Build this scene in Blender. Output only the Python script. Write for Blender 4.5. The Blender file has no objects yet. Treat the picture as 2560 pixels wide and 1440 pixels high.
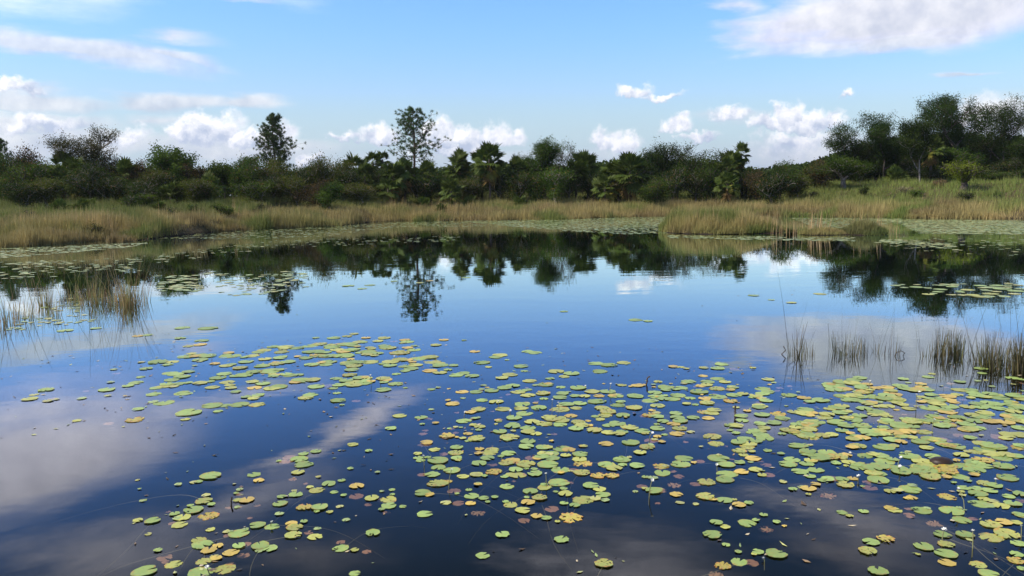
import bpy, math, random
import numpy as np
from mathutils import Matrix, Vector

# ------------------------------------------------------------------ camera, sky, sun
scene = bpy.context.scene
COL = scene.collection
F = 1991.0                      # focal length in photo pixels (2560 wide)
PITCH, ROLL, CAMH = math.radians(6.87), -0.0135, 2.0
RCAM = Matrix.Rotation(math.pi/2 - PITCH, 3, 'X') @ Matrix.Rotation(ROLL, 3, 'Z')
cam_d = bpy.data.cameras.new('camera')
cam_d.sensor_width = 36.0
cam_d.lens = F/2560*36.0
cam_d.clip_start = 0.1
cam_d.clip_end = 20000
cam = bpy.data.objects.new('camera', cam_d)
cam.matrix_world = Matrix.Translation((0, 0, CAMH)) @ RCAM.to_4x4()
COL.objects.link(cam)
scene.camera = cam

def pdir(px, py):
    return (RCAM @ Vector(((px-1280)/F, -(py-720)/F, -1.0))).normalized()

def on_plane(px, py, z=0.0):
    d = pdir(px, py)
    t = (z-CAMH)/d.z
    return d.x*t, d.y*t

def at(px, py, Y):
    d = pdir(px, py)
    t = Y/d.y
    return d.x*t, CAMH + d.z*t

scene.view_settings.view_transform = 'Standard'
scene.view_settings.look = 'None'
scene.view_settings.gamma = 1.0
scene.view_settings.use_curve_mapping = False
scene.view_settings.exposure = 0.2
scene.render.engine = 'CYCLES'
scene.cycles.max_bounces = 10
scene.cycles.diffuse_bounces = 3
scene.cycles.glossy_bounces = 4
scene.cycles.transparent_max_bounces = 16
scene.cycles.transmission_bounces = 4
scene.cycles.volume_bounces = 0
scene.cycles.use_denoising = True
scene.cycles.caustics_reflective = False
scene.cycles.caustics_refractive = False

SUN_EL, SUN_AZ = math.radians(48), math.radians(-105)     # azimuth from the view axis, negative = left
SKY_STRENGTH = 0.15

world = bpy.data.worlds.new('World')
scene.world = world
world.use_nodes = True

class NT:
    """small helper to write node maths as expressions"""
    def __init__(s, tree):
        s.t = tree; s.n = tree.nodes; s.l = tree.links
    def new(s, typ, **kw):
        n = s.n.new(typ)
        for k, v in kw.items(): setattr(n, k, v)
        return n
    def put(s, sock, v):
        if isinstance(v, bpy.types.NodeSocket): s.l.new(v, sock)
        else: sock.default_value = v
    def m(s, op, a, b=0.0, c=0.0, clamp=False):
        n = s.new('ShaderNodeMath', operation=op, use_clamp=clamp)
        s.put(n.inputs[0], a); s.put(n.inputs[1], b)
        if len(n.inputs) > 2: s.put(n.inputs[2], c)
        return n.outputs[0]
    def v(s, op, a, b=(0, 0, 0), c=None):
        n = s.new('ShaderNodeVectorMath', operation=op)
        s.put(n.inputs[0], a)
        if op == 'SCALE': s.put(n.inputs['Scale'], b)
        else: s.put(n.inputs[1], b)
        if c is not None: s.put(n.inputs[2], c)
        return n.outputs['Value'] if op in ('LENGTH', 'DOT_PRODUCT', 'DISTANCE') else n.outputs[0]
    def step(s, x, a, b):
        n = s.new('ShaderNodeMapRange', interpolation_type='SMOOTHSTEP', clamp=True)
        s.put(n.inputs['Value'], x); n.inputs['From Min'].default_value = a; n.inputs['From Max'].default_value = b
        return n.outputs['Result']
    def mix(s, f, a, b):
        n = s.new('ShaderNodeMix', data_type='RGBA')
        s.put(n.inputs[0], f); s.put(n.inputs[6], a); s.put(n.inputs[7], b)
        return n.outputs[2]
    def fmix(s, f, a, b):
        n = s.new('ShaderNodeMix', data_type='FLOAT')
        s.put(n.inputs[0], f); s.put(n.inputs[2], a); s.put(n.inputs[3], b)
        return n.outputs[0]
    def noise(s, vec, scale, detail=4, rough=0.55, dist=0.0):
        n = s.new('ShaderNodeTexNoise')
        if vec is not None: s.l.new(vec, n.inputs['Vector'])
        n.inputs['Scale'].default_value = scale; n.inputs['Detail'].default_value = detail
        n.inputs['Roughness'].default_value = rough; n.inputs['Distortion'].default_value = dist
        return n.outputs['Fac'], n.outputs['Color']
    def xyz(s, x, y, z):
        n = s.new('ShaderNodeCombineXYZ')
        for i, q in enumerate((x, y, z)): s.put(n.inputs[i], q)
        return n.outputs[0]

def build_sky():
    w = NT(world.node_tree)
    for n in list(w.n): w.n.remove(n)
    D = w.new('ShaderNodeTexCoord').outputs['Generated']
    D = w.v('NORMALIZE', D)
    sep = w.new('ShaderNodeSeparateXYZ'); w.l.new(D, sep.inputs[0])
    X, Y, Z = sep.outputs
    az = w.m('MULTIPLY', w.m('ARCTAN2', X, Y), 57.2958)
    el = w.m('MULTIPLY', w.m('ARCSINE', Z), 57.2958)
    sky = w.new('ShaderNodeTexSky', sky_type='NISHITA', sun_disc=False)
    sky.sun_elevation = SUN_EL
    sky.sun_rotation = SUN_AZ
    sky.altitude = 50; sky.air_density = 1.0; sky.dust_density = 0.6; sky.ozone_density = 1.4
    hs = w.new('ShaderNodeHueSaturation'); w.l.new(sky.outputs[0], hs.inputs['Color'])
    hs.inputs['Saturation'].default_value = 1.3; hs.inputs['Value'].default_value = 1.25; hs.inputs['Hue'].default_value = 0.508
    skyc = w.v('SCALE', hs.outputs[0], w.m('ADD', 0.66, w.m('MULTIPLY', w.step(el, 0, 14), 0.36)))
    skyc = w.mix(w.m('SUBTRACT', 0.85, w.m('MULTIPLY', w.step(el, 0, 8), 0.85)), skyc, (2.95, 4.05, 5.2, 1))
    skyc = w.v('MULTIPLY', skyc, w.mix(w.step(el, 13, 29), w.mix(w.step(el, 5, 12), (1, 1, 1, 1), (0.86, 1.0, 1.32, 1)), (1.0, 0.70, 0.50, 1)))     # pale moist air low down
    P = w.xyz(az, el, 0.0)
    n1, c1 = w.noise(D, 34, 5, 0.55)          # billows of about two degrees
    n2, c2 = w.noise(D, 110, 4, 0.6)
    w1 = w.v('MULTIPLY', w.v('SUBTRACT', c1, (0.5, 0.5, 0.5)), (3.0, 2.4, 0))
    w2 = w.v('MULTIPLY', w.v('SUBTRACT', c2, (0.5, 0.5, 0.5)), (1.0, 0.9, 0))
    PC = w.v('ADD', P, w.v('ADD', w1, w2))
    # soft sheets: noise stretched along the horizon
    S = w.v('MULTIPLY', P, (0.10, 0.42, 1.0))
    n3, c3 = w.noise(S, 1.0, 6, 0.58)
    w3 = w.v('MULTIPLY', w.v('SUBTRACT', c3, (0.5, 0.5, 0.5)), (9.0, 2.6, 0))
    PS = w.v('ADD', P, w3)

    def azel(px, py, mirror=False):
        d = pdir(px, py)
        z = -d.z if mirror else d.z
        return math.degrees(math.atan2(d.x, d.y)), math.degrees(math.asin(z))
    K = math.degrees(1/F)
    def blobs(Pq, items, mirror):
        acc = h = None
        for it in items:
            cx, cy, hw, up, dn = it[:5]
            wgt = it[5] if len(it) > 5 else 1.0
            a0, e0 = azel(cx, cy, mirror)
            q = w.v('SUBTRACT', Pq, (a0, e0, 0))
            if len(it) > 6:
                r = w.new('ShaderNodeVectorRotate', rotation_type='Z_AXIS')
                w.l.new(q, r.inputs[0]); r.inputs['Angle'].default_value = math.radians(it[6]); q = r.outputs[0]
            s2 = w.new('ShaderNodeSeparateXYZ'); w.l.new(q, s2.inputs[0])
            x = w.m('MULTIPLY', s2.outputs[0], 1/(hw*K))
            yu = w.m('MULTIPLY', w.m('MAXIMUM', s2.outputs[1], 0.0), 1/(up*K))
            yd = w.m('MULTIPLY', w.m('MINIMUM', s2.outputs[1], 0.0), 1/(dn*K))
            y = w.m('ADD', yu, yd)
            r2 = w.m('ADD', w.m('MULTIPLY', x, x), w.m('MULTIPLY', y, y))
            d = w.m('MULTIPLY', w.m('SUBTRACT', 1.0, w.m('SQRT', r2)), wgt)
            if acc is None: acc, h = d, y
            else:
                g = w.m('GREATER_THAN', d, acc)
                h = w.fmix(g, h, y); acc = w.m('MAXIMUM', acc, d)
        return acc, h
    # (px x, px y, half width, up, down, weight)
    cumulus = [
        (530, 322, 88, 50, 42), (478, 336, 52, 34, 32), (600, 345, 60, 30, 28), (650, 350, 60, 22, 26),
        (705, 345, 55, 40, 26, .8), (770, 398, 45, 14, 14, .8), (940, 338, 70, 30, 24, .85), (865, 345, 55, 16, 16, .7),
        (1095, 342, 50, 56, 36), (1160, 352, 66, 46, 30), (1232, 350, 64, 50, 30), (1290, 342, 44, 30, 24, .8),
        (1510, 356, 52, 46, 28), (1566, 358, 46, 36, 26), (1585, 232, 52, 28, 16, .9), (1655, 240, 66, 14, 12, .7),
        (1690, 318, 56, 26, 18, .9), (1830, 285, 62, 24, 20, .75), (1972, 292, 42, 48, 30), (2030, 308, 66, 38, 30),
        (1925, 312, 62, 28, 24, .9), (2085, 308, 34, 24, 20, .8), (1990, 355, 120, 42, 40, .75), (1750, 345, 50, 16, 14, .8),
        (2116, 244, 26, 14, 14, .7), (20, 216, 70, 24, 16, .85), (110, 312, 90, 26, 24, .75), (330, 340, 60, 26, 22, .7),
        (2470, 300, 110, 60, 50, .7), (1090, 375, 110, 24, 14, .6)]
    sheets = [
        (180, 120, 330, 40, 32, 1.0, 5), (420, 140, 170, 20, 14, .7, 8), (60, 246, 220, 26, 26, .9), (440, 248, 170, 32, 26, 1.0),
        (625, 254, 120, 34, 20, .9), (60, 305, 240, 40, 34, 1.0), (140, 360, 340, 40, 40, 1.05), (420, 292, 70, 20, 16, .5),
        (600, 378, 300, 30, 36, .9), (2270, 30, 390, 130, 84, 1.0), (2200, 100, 300, 34, 26, .85, -2), (1840, 16, 70, 26, 26, .6),
        (2050, 388, 300, 46, 46, .8), (2400, 186, 70, 10, 9, .6), (1840, 285, 110, 22, 22, .5), (2500, 310, 150, 60, 60, .8),
        (1280, 398, 700, 22, 40, .35), (590, -6, 90, 14, 12, .6)]
    mirrored = [
        (2230, 880, 420, 90, 90, 1.1),
        (2150, 1340, 300, 130, 100, .55), (760, 1400, 300, 90, 60, .35), (2350, 1060, 260, 60, 70, .6), (480, 870, 130, 22, 14, .4)]
    bright = [(60, 1190, 430, 110, 230, 1.15, 8), (330, 1050, 480, 46, 40, .5, 8), (850, 1075, 280, 46, 50, .95, 22), (250, 1400, 420, 120, 120, .6), (620, 1240, 260, 60, 70, .5, 10), (1560, 1450, 400, 110, 160, .72), (1850, 1060, 240, 60, 60, .6), (2150, 1290, 300, 50, 60, .35),
        (620, 985, 230, 30, 34, .5, 5)]
    # mirrored ones hang above the frame and show only in the pond
    dC, hC = blobs(PC, cumulus, False)
    dS, hS = blobs(PS, sheets, False)
    dM, hM = blobs(PS, mirrored, True)
    covC = w.step(w.m('ADD', dC, w.m('MULTIPLY', w.m('SUBTRACT', n2, 0.5), 0.40)), -0.04, 0.50)
    # light from the upper left: the same billow noise sampled a little towards the sun
    off = w.v('ADD', D, (-0.006, 0.0, 0.008))
    m1, _ = w.noise(off, 34, 5, 0.55)
    m2, _ = w.noise(off, 110, 4, 0.6)
    rel = w.m('ADD', w.m('MULTIPLY', w.m('SUBTRACT', n1, m1), 2.6), w.m('MULTIPLY', w.m('SUBTRACT', n2, m2), 0.7))
    lit = w.m('ADD', w.m('ADD', 0.55, w.m('MULTIPLY', hC, 0.62)), rel, clamp=True)
    colC = w.mix(lit, (3.2, 3.75, 4.9, 1), (7.6, 7.5, 7.6, 1))
    covS = w.m('MULTIPLY', w.step(w.m('ADD', dS, w.m('MULTIPLY', w.m('SUBTRACT', n3, 0.5), 0.9)), -0.08, 0.62), 0.85)
    litS = w.m('ADD', w.m('ADD', 0.5, w.m('MULTIPLY', hS, 0.3)), w.m('MULTIPLY', w.m('SUBTRACT', n1, 0.5), 2.6), clamp=True)
    colS = w.mix(litS, (3.6, 4.0, 4.8, 1), (6.0, 6.1, 6.3, 1))
    covM = w.m('MULTIPLY', w.step(w.m('ADD', dM, w.m('MULTIPLY', w.m('SUBTRACT', n3, 0.5), 1.1)), -0.05, 0.7), 0.85)
    colM = w.mix(w.m('ADD', 0.3, w.m('MULTIPLY', w.m('SUBTRACT', n1, 0.3), 1.2), clamp=True), (5.2, 4.5, 5.0, 1), (8.2, 7.2, 7.7, 1))
    dB, hB = blobs(PS, bright, True)
    covB = w.m('MULTIPLY', w.step(w.m('ADD', dB, w.m('MULTIPLY', w.m('SUBTRACT', n3, 0.5), 1.1)), -0.05, 0.85), 0.9)
    colB = w.mix(w.m('ADD', 0.3, w.m('MULTIPLY', w.m('SUBTRACT', n1, 0.3), 1.2), clamp=True), (8.6, 7.6, 8.6, 1), (13.8, 12.2, 13.2, 1))
    # the rest of the sky goes on with scattered cloud of the same kind
    nf, _ = w.noise(w.v('MULTIPLY', D, (1, 1, 2.2)), 2.6, 7, 0.55)
    away = w.m('MAXIMUM', w.step(w.m('ABSOLUTE', az), 37, 50), w.step(el, 34, 46))
    covF = w.m('MULTIPLY', w.m('MULTIPLY', w.step(nf, 0.52, 0.66), away), w.m('MULTIPLY', w.step(el, -1, 5), 0.8))
    c = w.mix(covF, skyc, (5.4, 5.2, 5.4, 1))
    c = w.mix(covM, c, colM)
    c = w.mix(covB, c, colB)
    c = w.mix(covS, c, colS)
    c = w.mix(covC, c, colC)
    bg = w.new('ShaderNodeBackground'); w.l.new(c, bg.inputs[0]); bg.inputs[1].default_value = SKY_STRENGTH
    out = w.new('ShaderNodeOutputWorld'); w.l.new(bg.outputs[0], out.inputs[0])
build_sky()
world.cycles.sampling_method = 'MANUAL'
world.cycles.sample_map_resolution = 512

sd = bpy.data.lights.new('sun', 'SUN')
sd.energy = 4.5
sd.angle = math.radians(0.53)
sd.color = (1.0, 0.94, 0.84)
sun = bpy.data.objects.new('sun', sd)
sv = Vector((math.sin(SUN_AZ)*math.cos(SUN_EL), math.cos(SUN_AZ)*math.cos(SUN_EL), math.sin(SUN_EL)))
sun.rotation_euler = sv.to_track_quat('Z', 'Y').to_euler()
COL.objects.link(sun)

# ------------------------------------------------------------------ helpers
rng = np.random.default_rng(7)
random.seed(7)

def link(o, parent=None):
    COL.objects.link(o)
    if parent is not None: o.parent = parent
    return o

def tag(o, label=None, cat=None, group=None, kind=None):
    for k, v in (('label', label), ('category', cat), ('group', group), ('kind', kind)):
        if v: o[k] = v
    return o

def mesh_np(name, V, faces, mat, col=None, smooth=False):
    """faces: list of int arrays (n,3) or (n,4); col: per-face RGB in the same order"""
    me = bpy.data.meshes.new(name)
    V = np.asarray(V, dtype=np.float32)
    me.vertices.add(len(V)); me.vertices.foreach_set('co', V.ravel())
    faces = [np.asarray(f, dtype=np.int32) for f in faces if len(f)]
    tot = np.concatenate([np.full(len(f), f.shape[1], dtype=np.int32) for f in faces])
    idx = np.concatenate([f.ravel() for f in faces])
    me.loops.add(len(idx)); me.loops.foreach_set('vertex_index', idx)
    me.polygons.add(len(tot))
    st = np.zeros(len(tot), dtype=np.int32); st[1:] = np.cumsum(tot)[:-1]
    me.polygons.foreach_set('loop_start', st)
    me.polygons.foreach_set('loop_total', tot)
    me.polygons.foreach_set('use_smooth', np.full(len(tot), smooth, dtype=bool))
    if col is not None:
        a = me.attributes.new('tint', 'FLOAT_COLOR', 'FACE')
        c = np.ones((len(tot), 4), dtype=np.float32); c[:, :3] = col
        a.data.foreach_set('color', c.ravel())
    me.update(calc_edges=True)
    if mat is not None: me.materials.append(mat)
    return me

def obj(name, me, parent=None, loc=(0, 0, 0), rot=None, scale=None):
    o = bpy.data.objects.new(name, me)
    o.location = loc
    if rot is not None: o.rotation_euler = rot
    if scale is not None: o.scale = scale if hasattr(scale, '__len__') else (scale,)*3
    return link(o, parent)

def empty(name, loc, rz=0.0, scale=1.0):
    e = obj(name, None, None, loc, (0, 0, rz), scale)
    e.empty_display_size = 0.2
    return e

def smooth(x, a=0.0, b=1.0):
    t = np.clip((np.asarray(x, float)-a)/(b-a), 0, 1)
    return t*t*(3-2*t)

def wob(x, y, s=1.0, seed=0.0):
    """cheap smooth pseudo-noise, about -1..1"""
    x = np.asarray(x, float)*s; y = np.asarray(y, float)*s
    return (np.sin(x*1.0+1.7*np.sin(y*0.7+seed)+seed)+np.sin(y*1.3+1.9*np.sin(x*0.8+2*seed)+3*seed)
            + 0.5*np.sin(x*2.7+y*1.9+seed*5)+0.5*np.sin(x*-2.1+y*3.1+seed*2))/3.0

# ------------------------------------------------------------------ materials
def material(name):
    m = bpy.data.materials.new(name); m.use_nodes = True
    t = NT(m.node_tree)
    for n in list(t.n): t.n.remove(n)
    t.out = t.new('ShaderNodeOutputMaterial')
    return m, t

def principled(t, col, rough=0.6, spec=0.3):
    p = t.new('ShaderNodeBsdfPrincipled')
    t.put(p.inputs['Base Color'], col); t.put(p.inputs['Roughness'], rough)
    p.inputs['Specular IOR Level'].default_value = spec
    return p

def leaf_mat(name, base, trans=0.25, rough=0.5, spec=0.35, attr=True, var=0.25):
    """leaf-like surface: a base colour, a per-face tint, some light passing through"""
    m, t = material(name)
    if attr:
        a = t.new('ShaderNodeAttribute'); a.attribute_name = 'tint'
        col = t.mix(1.0, a.outputs['Color'], base)
        col.node.blend_type = 'MULTIPLY'
    else:
        col = base
    oi = t.new('ShaderNodeObjectInfo')
    hs = t.new('ShaderNodeHueSaturation')
    t.put(hs.inputs['Color'], col)
    t.put(hs.inputs['Value'], t.m('ADD', 1-var/2, t.m('MULTIPLY', oi.outputs['Random'], var)))
    t.put(hs.inputs['Hue'], t.m('ADD', 0.49, t.m('MULTIPLY', oi.outputs['Random'], 0.02)))
    p = principled(t, hs.outputs[0], rough, spec)
    tr = t.new('ShaderNodeBsdfTranslucent'); t.l.new(hs.outputs[0], tr.inputs[0])
    mx = t.new('ShaderNodeMixShader'); mx.inputs[0].default_value = trans
    t.l.new(p.outputs[0], mx.inputs[1]); t.l.new(tr.outputs[0], mx.inputs[2])
    t.l.new(mx.outputs[0], t.out.inputs[0])
    return m

M = {}
M['leaf'] = leaf_mat('foliage', (1.08, 1.2, .8, 1), 0.35, 0.8, 0.05)
M['needle'] = leaf_mat('needles', (1.35, 1.45, 1.1, 1), 0.15, 0.7, 0.15)
M['frond'] = leaf_mat('palm_frond', (1.15, 1.1, .6, 1), 0.25, 0.6, 0.2)
M['grass'] = leaf_mat('grass', (1, 1, 1, 1), 0.3, 0.7, 0.2)
M['reed'] = leaf_mat('reed', (1, 1, 1, 1), 0.2, 0.6, 0.3)

def bark_mat(name, c1, c2, scale=9):
    m, t = material(name)
    tc = t.new('ShaderNodeTexCoord').outputs['Object']
    n, _ = t.noise(t.v('MULTIPLY', tc, (1, 1, 0.3)), scale, 5, 0.65)
    col = t.mix(t.step(n, 0.35, 0.65), c1, c2)
    p = principled(t, col, 0.9, 0.1)
    b = t.new('ShaderNodeBump'); b.inputs['Strength'].default_value = 0.6; b.inputs['Distance'].default_value = 0.03
    t.l.new(n, b.inputs['Height']); t.l.new(b.outputs[0], p.inputs['Normal'])
    t.l.new(p.outputs[0], t.out.inputs[0])
    return m
M['bark'] = bark_mat('bark', (0.045, 0.035, 0.028, 1), (0.16, 0.13, 0.11, 1))
M['pine_bark'] = bark_mat('pine_bark', (0.05, 0.032, 0.024, 1), (0.2, 0.13, 0.10, 1))
M['pale_bark'] = bark_mat('pale_bark', (0.12, 0.10, 0.085, 1), (0.34, 0.31, 0.27, 1))
# ------------------------------------------------------------------ the land
SHORE_PX = [(-900, 640), (-500, 628), (0, 616), (130, 611), (250, 608), (335, 603), (385, 590), (520, 580), (700, 572), (860, 564), (920, 556),
            (1000, 552), (1100, 551), (1400, 549), (1600, 541), (1750, 541), (2040, 541), (2250, 545), (2560, 548), (3000, 552), (3500, 560)]
sx, sy = zip(*[on_plane(a, b) for a, b in SHORE_PX])
sx, sy = np.array(sx), np.array(sy)
o_ = np.argsort(sx); sx, sy = sx[o_], sy[o_]

def shore_y(X):
    return np.interp(X, sx, sy) + 0.35*np.sin(np.asarray(X)*1.3) + 0.25*np.sin(np.asarray(X)*3.1+1)

# the grassy spit standing in the pond: (centre x, centre y, half width, half depth)
def isl(px0, px1, py, depth):
    x0, y0 = on_plane(px0, py); x1, _ = on_plane(px1, py)
    return (x0+x1)/2, y0+depth, (x1-x0)/2, depth
ISLES = [isl(1682, 2050, 588, 3.2), isl(2010, 2170, 589, 0.8), isl(2140, 2262, 590, 1.5)]

def isle_d(X, Y):
    """> 0 inside a patch of the spit, 1 at its centre"""
    d = np.full(np.shape(X), -9.0)
    for cx, cy, a, b in ISLES:
        q = 1-np.sqrt(((X-cx)/a)**2+((Y-cy)/b)**2)
        d = np.maximum(d, q*min(a, b))
    return d + 0.22*wob(X, Y, 1.9)

def ground_z(X, Y):
    X = np.asarray(X, float); Y = np.asarray(Y, float)
    s = Y-shore_y(X)
    z = np.where(s < 0, np.maximum(-1.3, s*0.22), 0)
    left = 1-0.35*smooth(-X, 8, 23)
    z = z + 0.05*smooth(s, 0, .5) + 0.5*smooth(s, 0, 6) + 1.4*left*smooth(s, 4, 30) + 0.5*smooth(X, 12, 34)*smooth(s, 5, 20)
    z = z + 0.10*wob(X, Y, 0.45, 2)*smooth(s, 1, 5)
    i = isle_d(X, Y)
    zi = np.where(i > 0, 0.05+0.18*smooth(i, 0, 1.2), np.maximum(-1.3, i*0.5))
    z = np.maximum(z, zi)
    # the near bank, behind the camera, and the sides of the pond
    z = np.maximum(z, smooth(-Y, 10, 16)*2.2-1.3)
    far = smooth(np.hypot(X, Y), 150, 500)
    return z*(1-far)+1.2*far

xs = np.concatenate([-np.geomspace(60, 5000, 26)[::-1], np.arange(-58, 58.1, 0.6), np.geomspace(60, 5000, 26)])
ys = np.concatenate([-np.geomspace(24, 5000, 20)[::-1], np.arange(-22, 28, 2.0), np.arange(28, 96, 0.6), np.geomspace(97, 6000, 34)])
GX, GY = np.meshgrid(xs, ys)
V = np.stack([GX, GY, ground_z(GX, GY)], -1).reshape(-1, 3)
nx, ny = len(xs), len(ys)
i = (np.arange(ny-1)[:, None]*nx+np.arange(nx-1)[None]).ravel()
m, t = material('earth')
tc = t.new('ShaderNodeTexCoord').outputs['Object']
n, _ = t.noise(tc, 0.6, 8, 0.65)
n2, _ = t.noise(tc, 6, 6, 0.6)
geo = t.new('ShaderNodeNewGeometry')
sp = t.new('ShaderNodeSeparateXYZ'); t.l.new(geo.outputs['Position'], sp.inputs[0])
col = t.mix(t.step(n, 0.35, 0.65), (0.055, 0.05, 0.022, 1), (0.10, 0.075, 0.042, 1))
col = t.mix(t.step(n2, 0.45, 0.7), col, (0.13, 0.10, 0.06, 1))
mud = t.mix(t.step(sp.outputs[2], -0.2, 0.12), (0.012, 0.010, 0.008, 1), (0.03, 0.023, 0.016, 1))
col = t.mix(t.step(sp.outputs[2], 0.0, 0.12), mud, col)
p = principled(t, col, 0.95, 0.1)
b = t.new('ShaderNodeBump'); b.inputs['Distance'].default_value = 0.08; t.l.new(n2, b.inputs['Height']); t.l.new(b.outputs[0], p.inputs['Normal'])
t.l.new(p.outputs[0], t.out.inputs[0])
g = obj('ground', mesh_np('ground', V, [np.stack([i, i+1, i+nx+1, i+nx], 1)], m, smooth=True))
tag(g, kind='structure', label='low grassy bank and muddy pond bed')

# far hills, blue with distance
hx = np.linspace(-3000, 5200, 140)
def ridge(px): return px
hz = 98+26*smooth(hx, 600, 1400)+14*np.sin(hx*0.0031)+9*np.sin(hx*0.011+1)+5*np.sin(hx*0.029)
HV = []
rows = [(3600, 0.0), (3900, .55), (4300, 1.0), (4800, .7), (5600, 0.0)]
for yy, k in rows:
    for a, z_ in zip(hx, hz):
        HV.append((a, yy+60*math.sin(a*.006), -2+max(3, z_)*k*(1+.12*math.sin(a*.017+yy))))
n_ = len(hx)
i = (np.arange(len(rows)-1)[:, None]*n_+np.arange(n_-1)[None]).ravel()
m, t = material('hill_forest')
n, _ = t.noise(t.new('ShaderNodeTexCoord').outputs['Object'], 0.02, 6, 0.6)
p = principled(t, t.mix(n, (0.03, 0.045, 0.02, 1), (0.07, 0.085, 0.04, 1)), 0.95, 0.1)
t.l.new(p.outputs[0], t.out.inputs[0])
tag(obj('hills', mesh_np('hills', HV, [np.stack([i, i+1, i+n_+1, i+n_], 1)], m, smooth=True)), kind='structure', label='distant blue hills on the horizon')

# ------------------------------------------------------------------ water
m, t = material('pond_water')
tc = t.new('ShaderNodeTexCoord').outputs['Object']
a_, _ = t.noise(t.v('MULTIPLY', tc, (1.0, 1.6, 1)), 4.5, 1.5, 0.5)
b_, _ = t.noise(t.v('MULTIPLY', tc, (0.8, 1.5, 1)), 1.1, 2, 0.5)
gust, _ = t.noise(t.v('MULTIPLY', tc, (0.05, 0.16, 1)), 1.0, 3, 0.5)
gs = t.m('ADD', 0.35, t.m('MULTIPLY', t.step(gust, 0.42, 0.62), 0.9))
hgt = t.m('MULTIPLY', t.m('ADD', t.m('MULTIPLY', a_, 0.16), t.m('MULTIPLY', b_, 0.9)), gs)
bp = t.new('ShaderNodeBump'); bp.inputs['Strength'].default_value = 1.0; bp.inputs['Distance'].default_value = 0.0025
t.l.new(hgt, bp.inputs['Height'])
fr = t.new('ShaderNodeFresnel'); fr.inputs['IOR'].default_value = 1.34; t.l.new(bp.outputs[0], fr.inputs['Normal'])
gl = t.new('ShaderNodeBsdfGlossy'); gl.inputs['Roughness'].default_value = 0.012; gl.inputs['Color'].default_value = (0.88, 0.98, 1, 1)
t.l.new(bp.outputs[0], gl.inputs['Normal'])
tr = t.new('ShaderNodeBsdfTransparent'); tr.inputs[0].default_value = (0.93, 0.92, 0.88, 1)
mx = t.new('ShaderNodeMixShader')
t.l.new(t.m('MINIMUM', t.m('MULTIPLY', fr.outputs[0], t.m('ADD', 0.9, t.m('MULTIPLY', fr.outputs[0], 1.5))), 1.0), mx.inputs[0])
t.l.new(tr.outputs[0], mx.inputs[1]); t.l.new(gl.outputs[0], mx.inputs[2])
t.l.new(mx.outputs[0], t.out.inputs[0])
va = t.new('ShaderNodeVolumeAbsorption'); va.inputs['Color'].default_value = (0.45, 0.36, 0.22, 1); va.inputs['Density'].default_value = 3.2
t.l.new(va.outputs[0], t.out.inputs['Volume'])
X0, X1, Y0, Y1, ZB = -75, 75, -22, 75, -1.6
WV = [(X0, Y0, 0), (X1, Y0, 0), (X1, Y1, 0), (X0, Y1, 0), (X0, Y0, ZB), (X1, Y0, ZB), (X1, Y1, ZB), (X0, Y1, ZB)]
WF = [[0, 1, 2, 3], [7, 6, 5, 4], [0, 4, 5, 1], [1, 5, 6, 2], [2, 6, 7, 3], [3, 7, 4, 0]]
tag(obj('water', mesh_np('water', WV, [np.array(WF)], m)), kind='structure', label='still dark pond mirroring the sky and trees')

# ------------------------------------------------------------------ grass
STRAW = np.array([0.54, 0.42, 0.18]); TAN = np.array([0.37, 0.295, 0.12]); BROWN = np.array([0.22, 0.155, 0.08])
GREEN = np.array([0.15, 0.185, 0.045]); DARK = np.array([0.06, 0.08, 0.025]); GOLD = np.array([0.72, 0.50, 0.24])
LIME = np.array([0.19, 0.26, 0.055]); RUST = np.array([0.27, 0.19, 0.10])

def blades(X, Y, H, W, lean, col, z=None, segs=1):
    n = len(X)
    if z is None: z = ground_z(X, Y)
    ang = rng.uniform(0, 2*np.pi, n)
    wx, wy = np.cos(ang)*W/2, np.sin(ang)*W/2
    la = rng.uniform(0, 2*np.pi, n); L = np.abs(rng.normal(0, lean, n))*H
    lx, ly = np.cos(la)*L+0.05*H, np.sin(la)*L
    base = z-0.03
    if segs == 1:
        V = np.stack([np.stack([X-wx, Y-wy, base], 1), np.stack([X+wx, Y+wy, base], 1), np.stack([X+lx, Y+ly, z+H], 1)], 1).reshape(-1, 3)
        f = np.arange(3*n).reshape(-1, 3)
        return V, [f], col
    V = np.stack([np.stack([X-wx, Y-wy, base], 1), np.stack([X+wx, Y+wy, base], 1),
                  np.stack([X+lx*.35+wx*.8, Y+ly*.35+wy*.8, z+H*.6], 1), np.stack([X+lx*.35-wx*.8, Y+ly*.35-wy*.8, z+H*.6], 1),
                  np.stack([X+lx*1.1, Y+ly*1.1, z+H], 1)], 1).reshape(-1, 3)
    k = 5*np.arange(n)
    return V, [np.stack([k, k+1, k+2, k+3], 1), np.stack([k+3, k+2, k+4], 1)], np.concatenate([col, col])

def lerp(a, b, t): return a*(1-t[:, None])+b*t[:, None]

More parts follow.
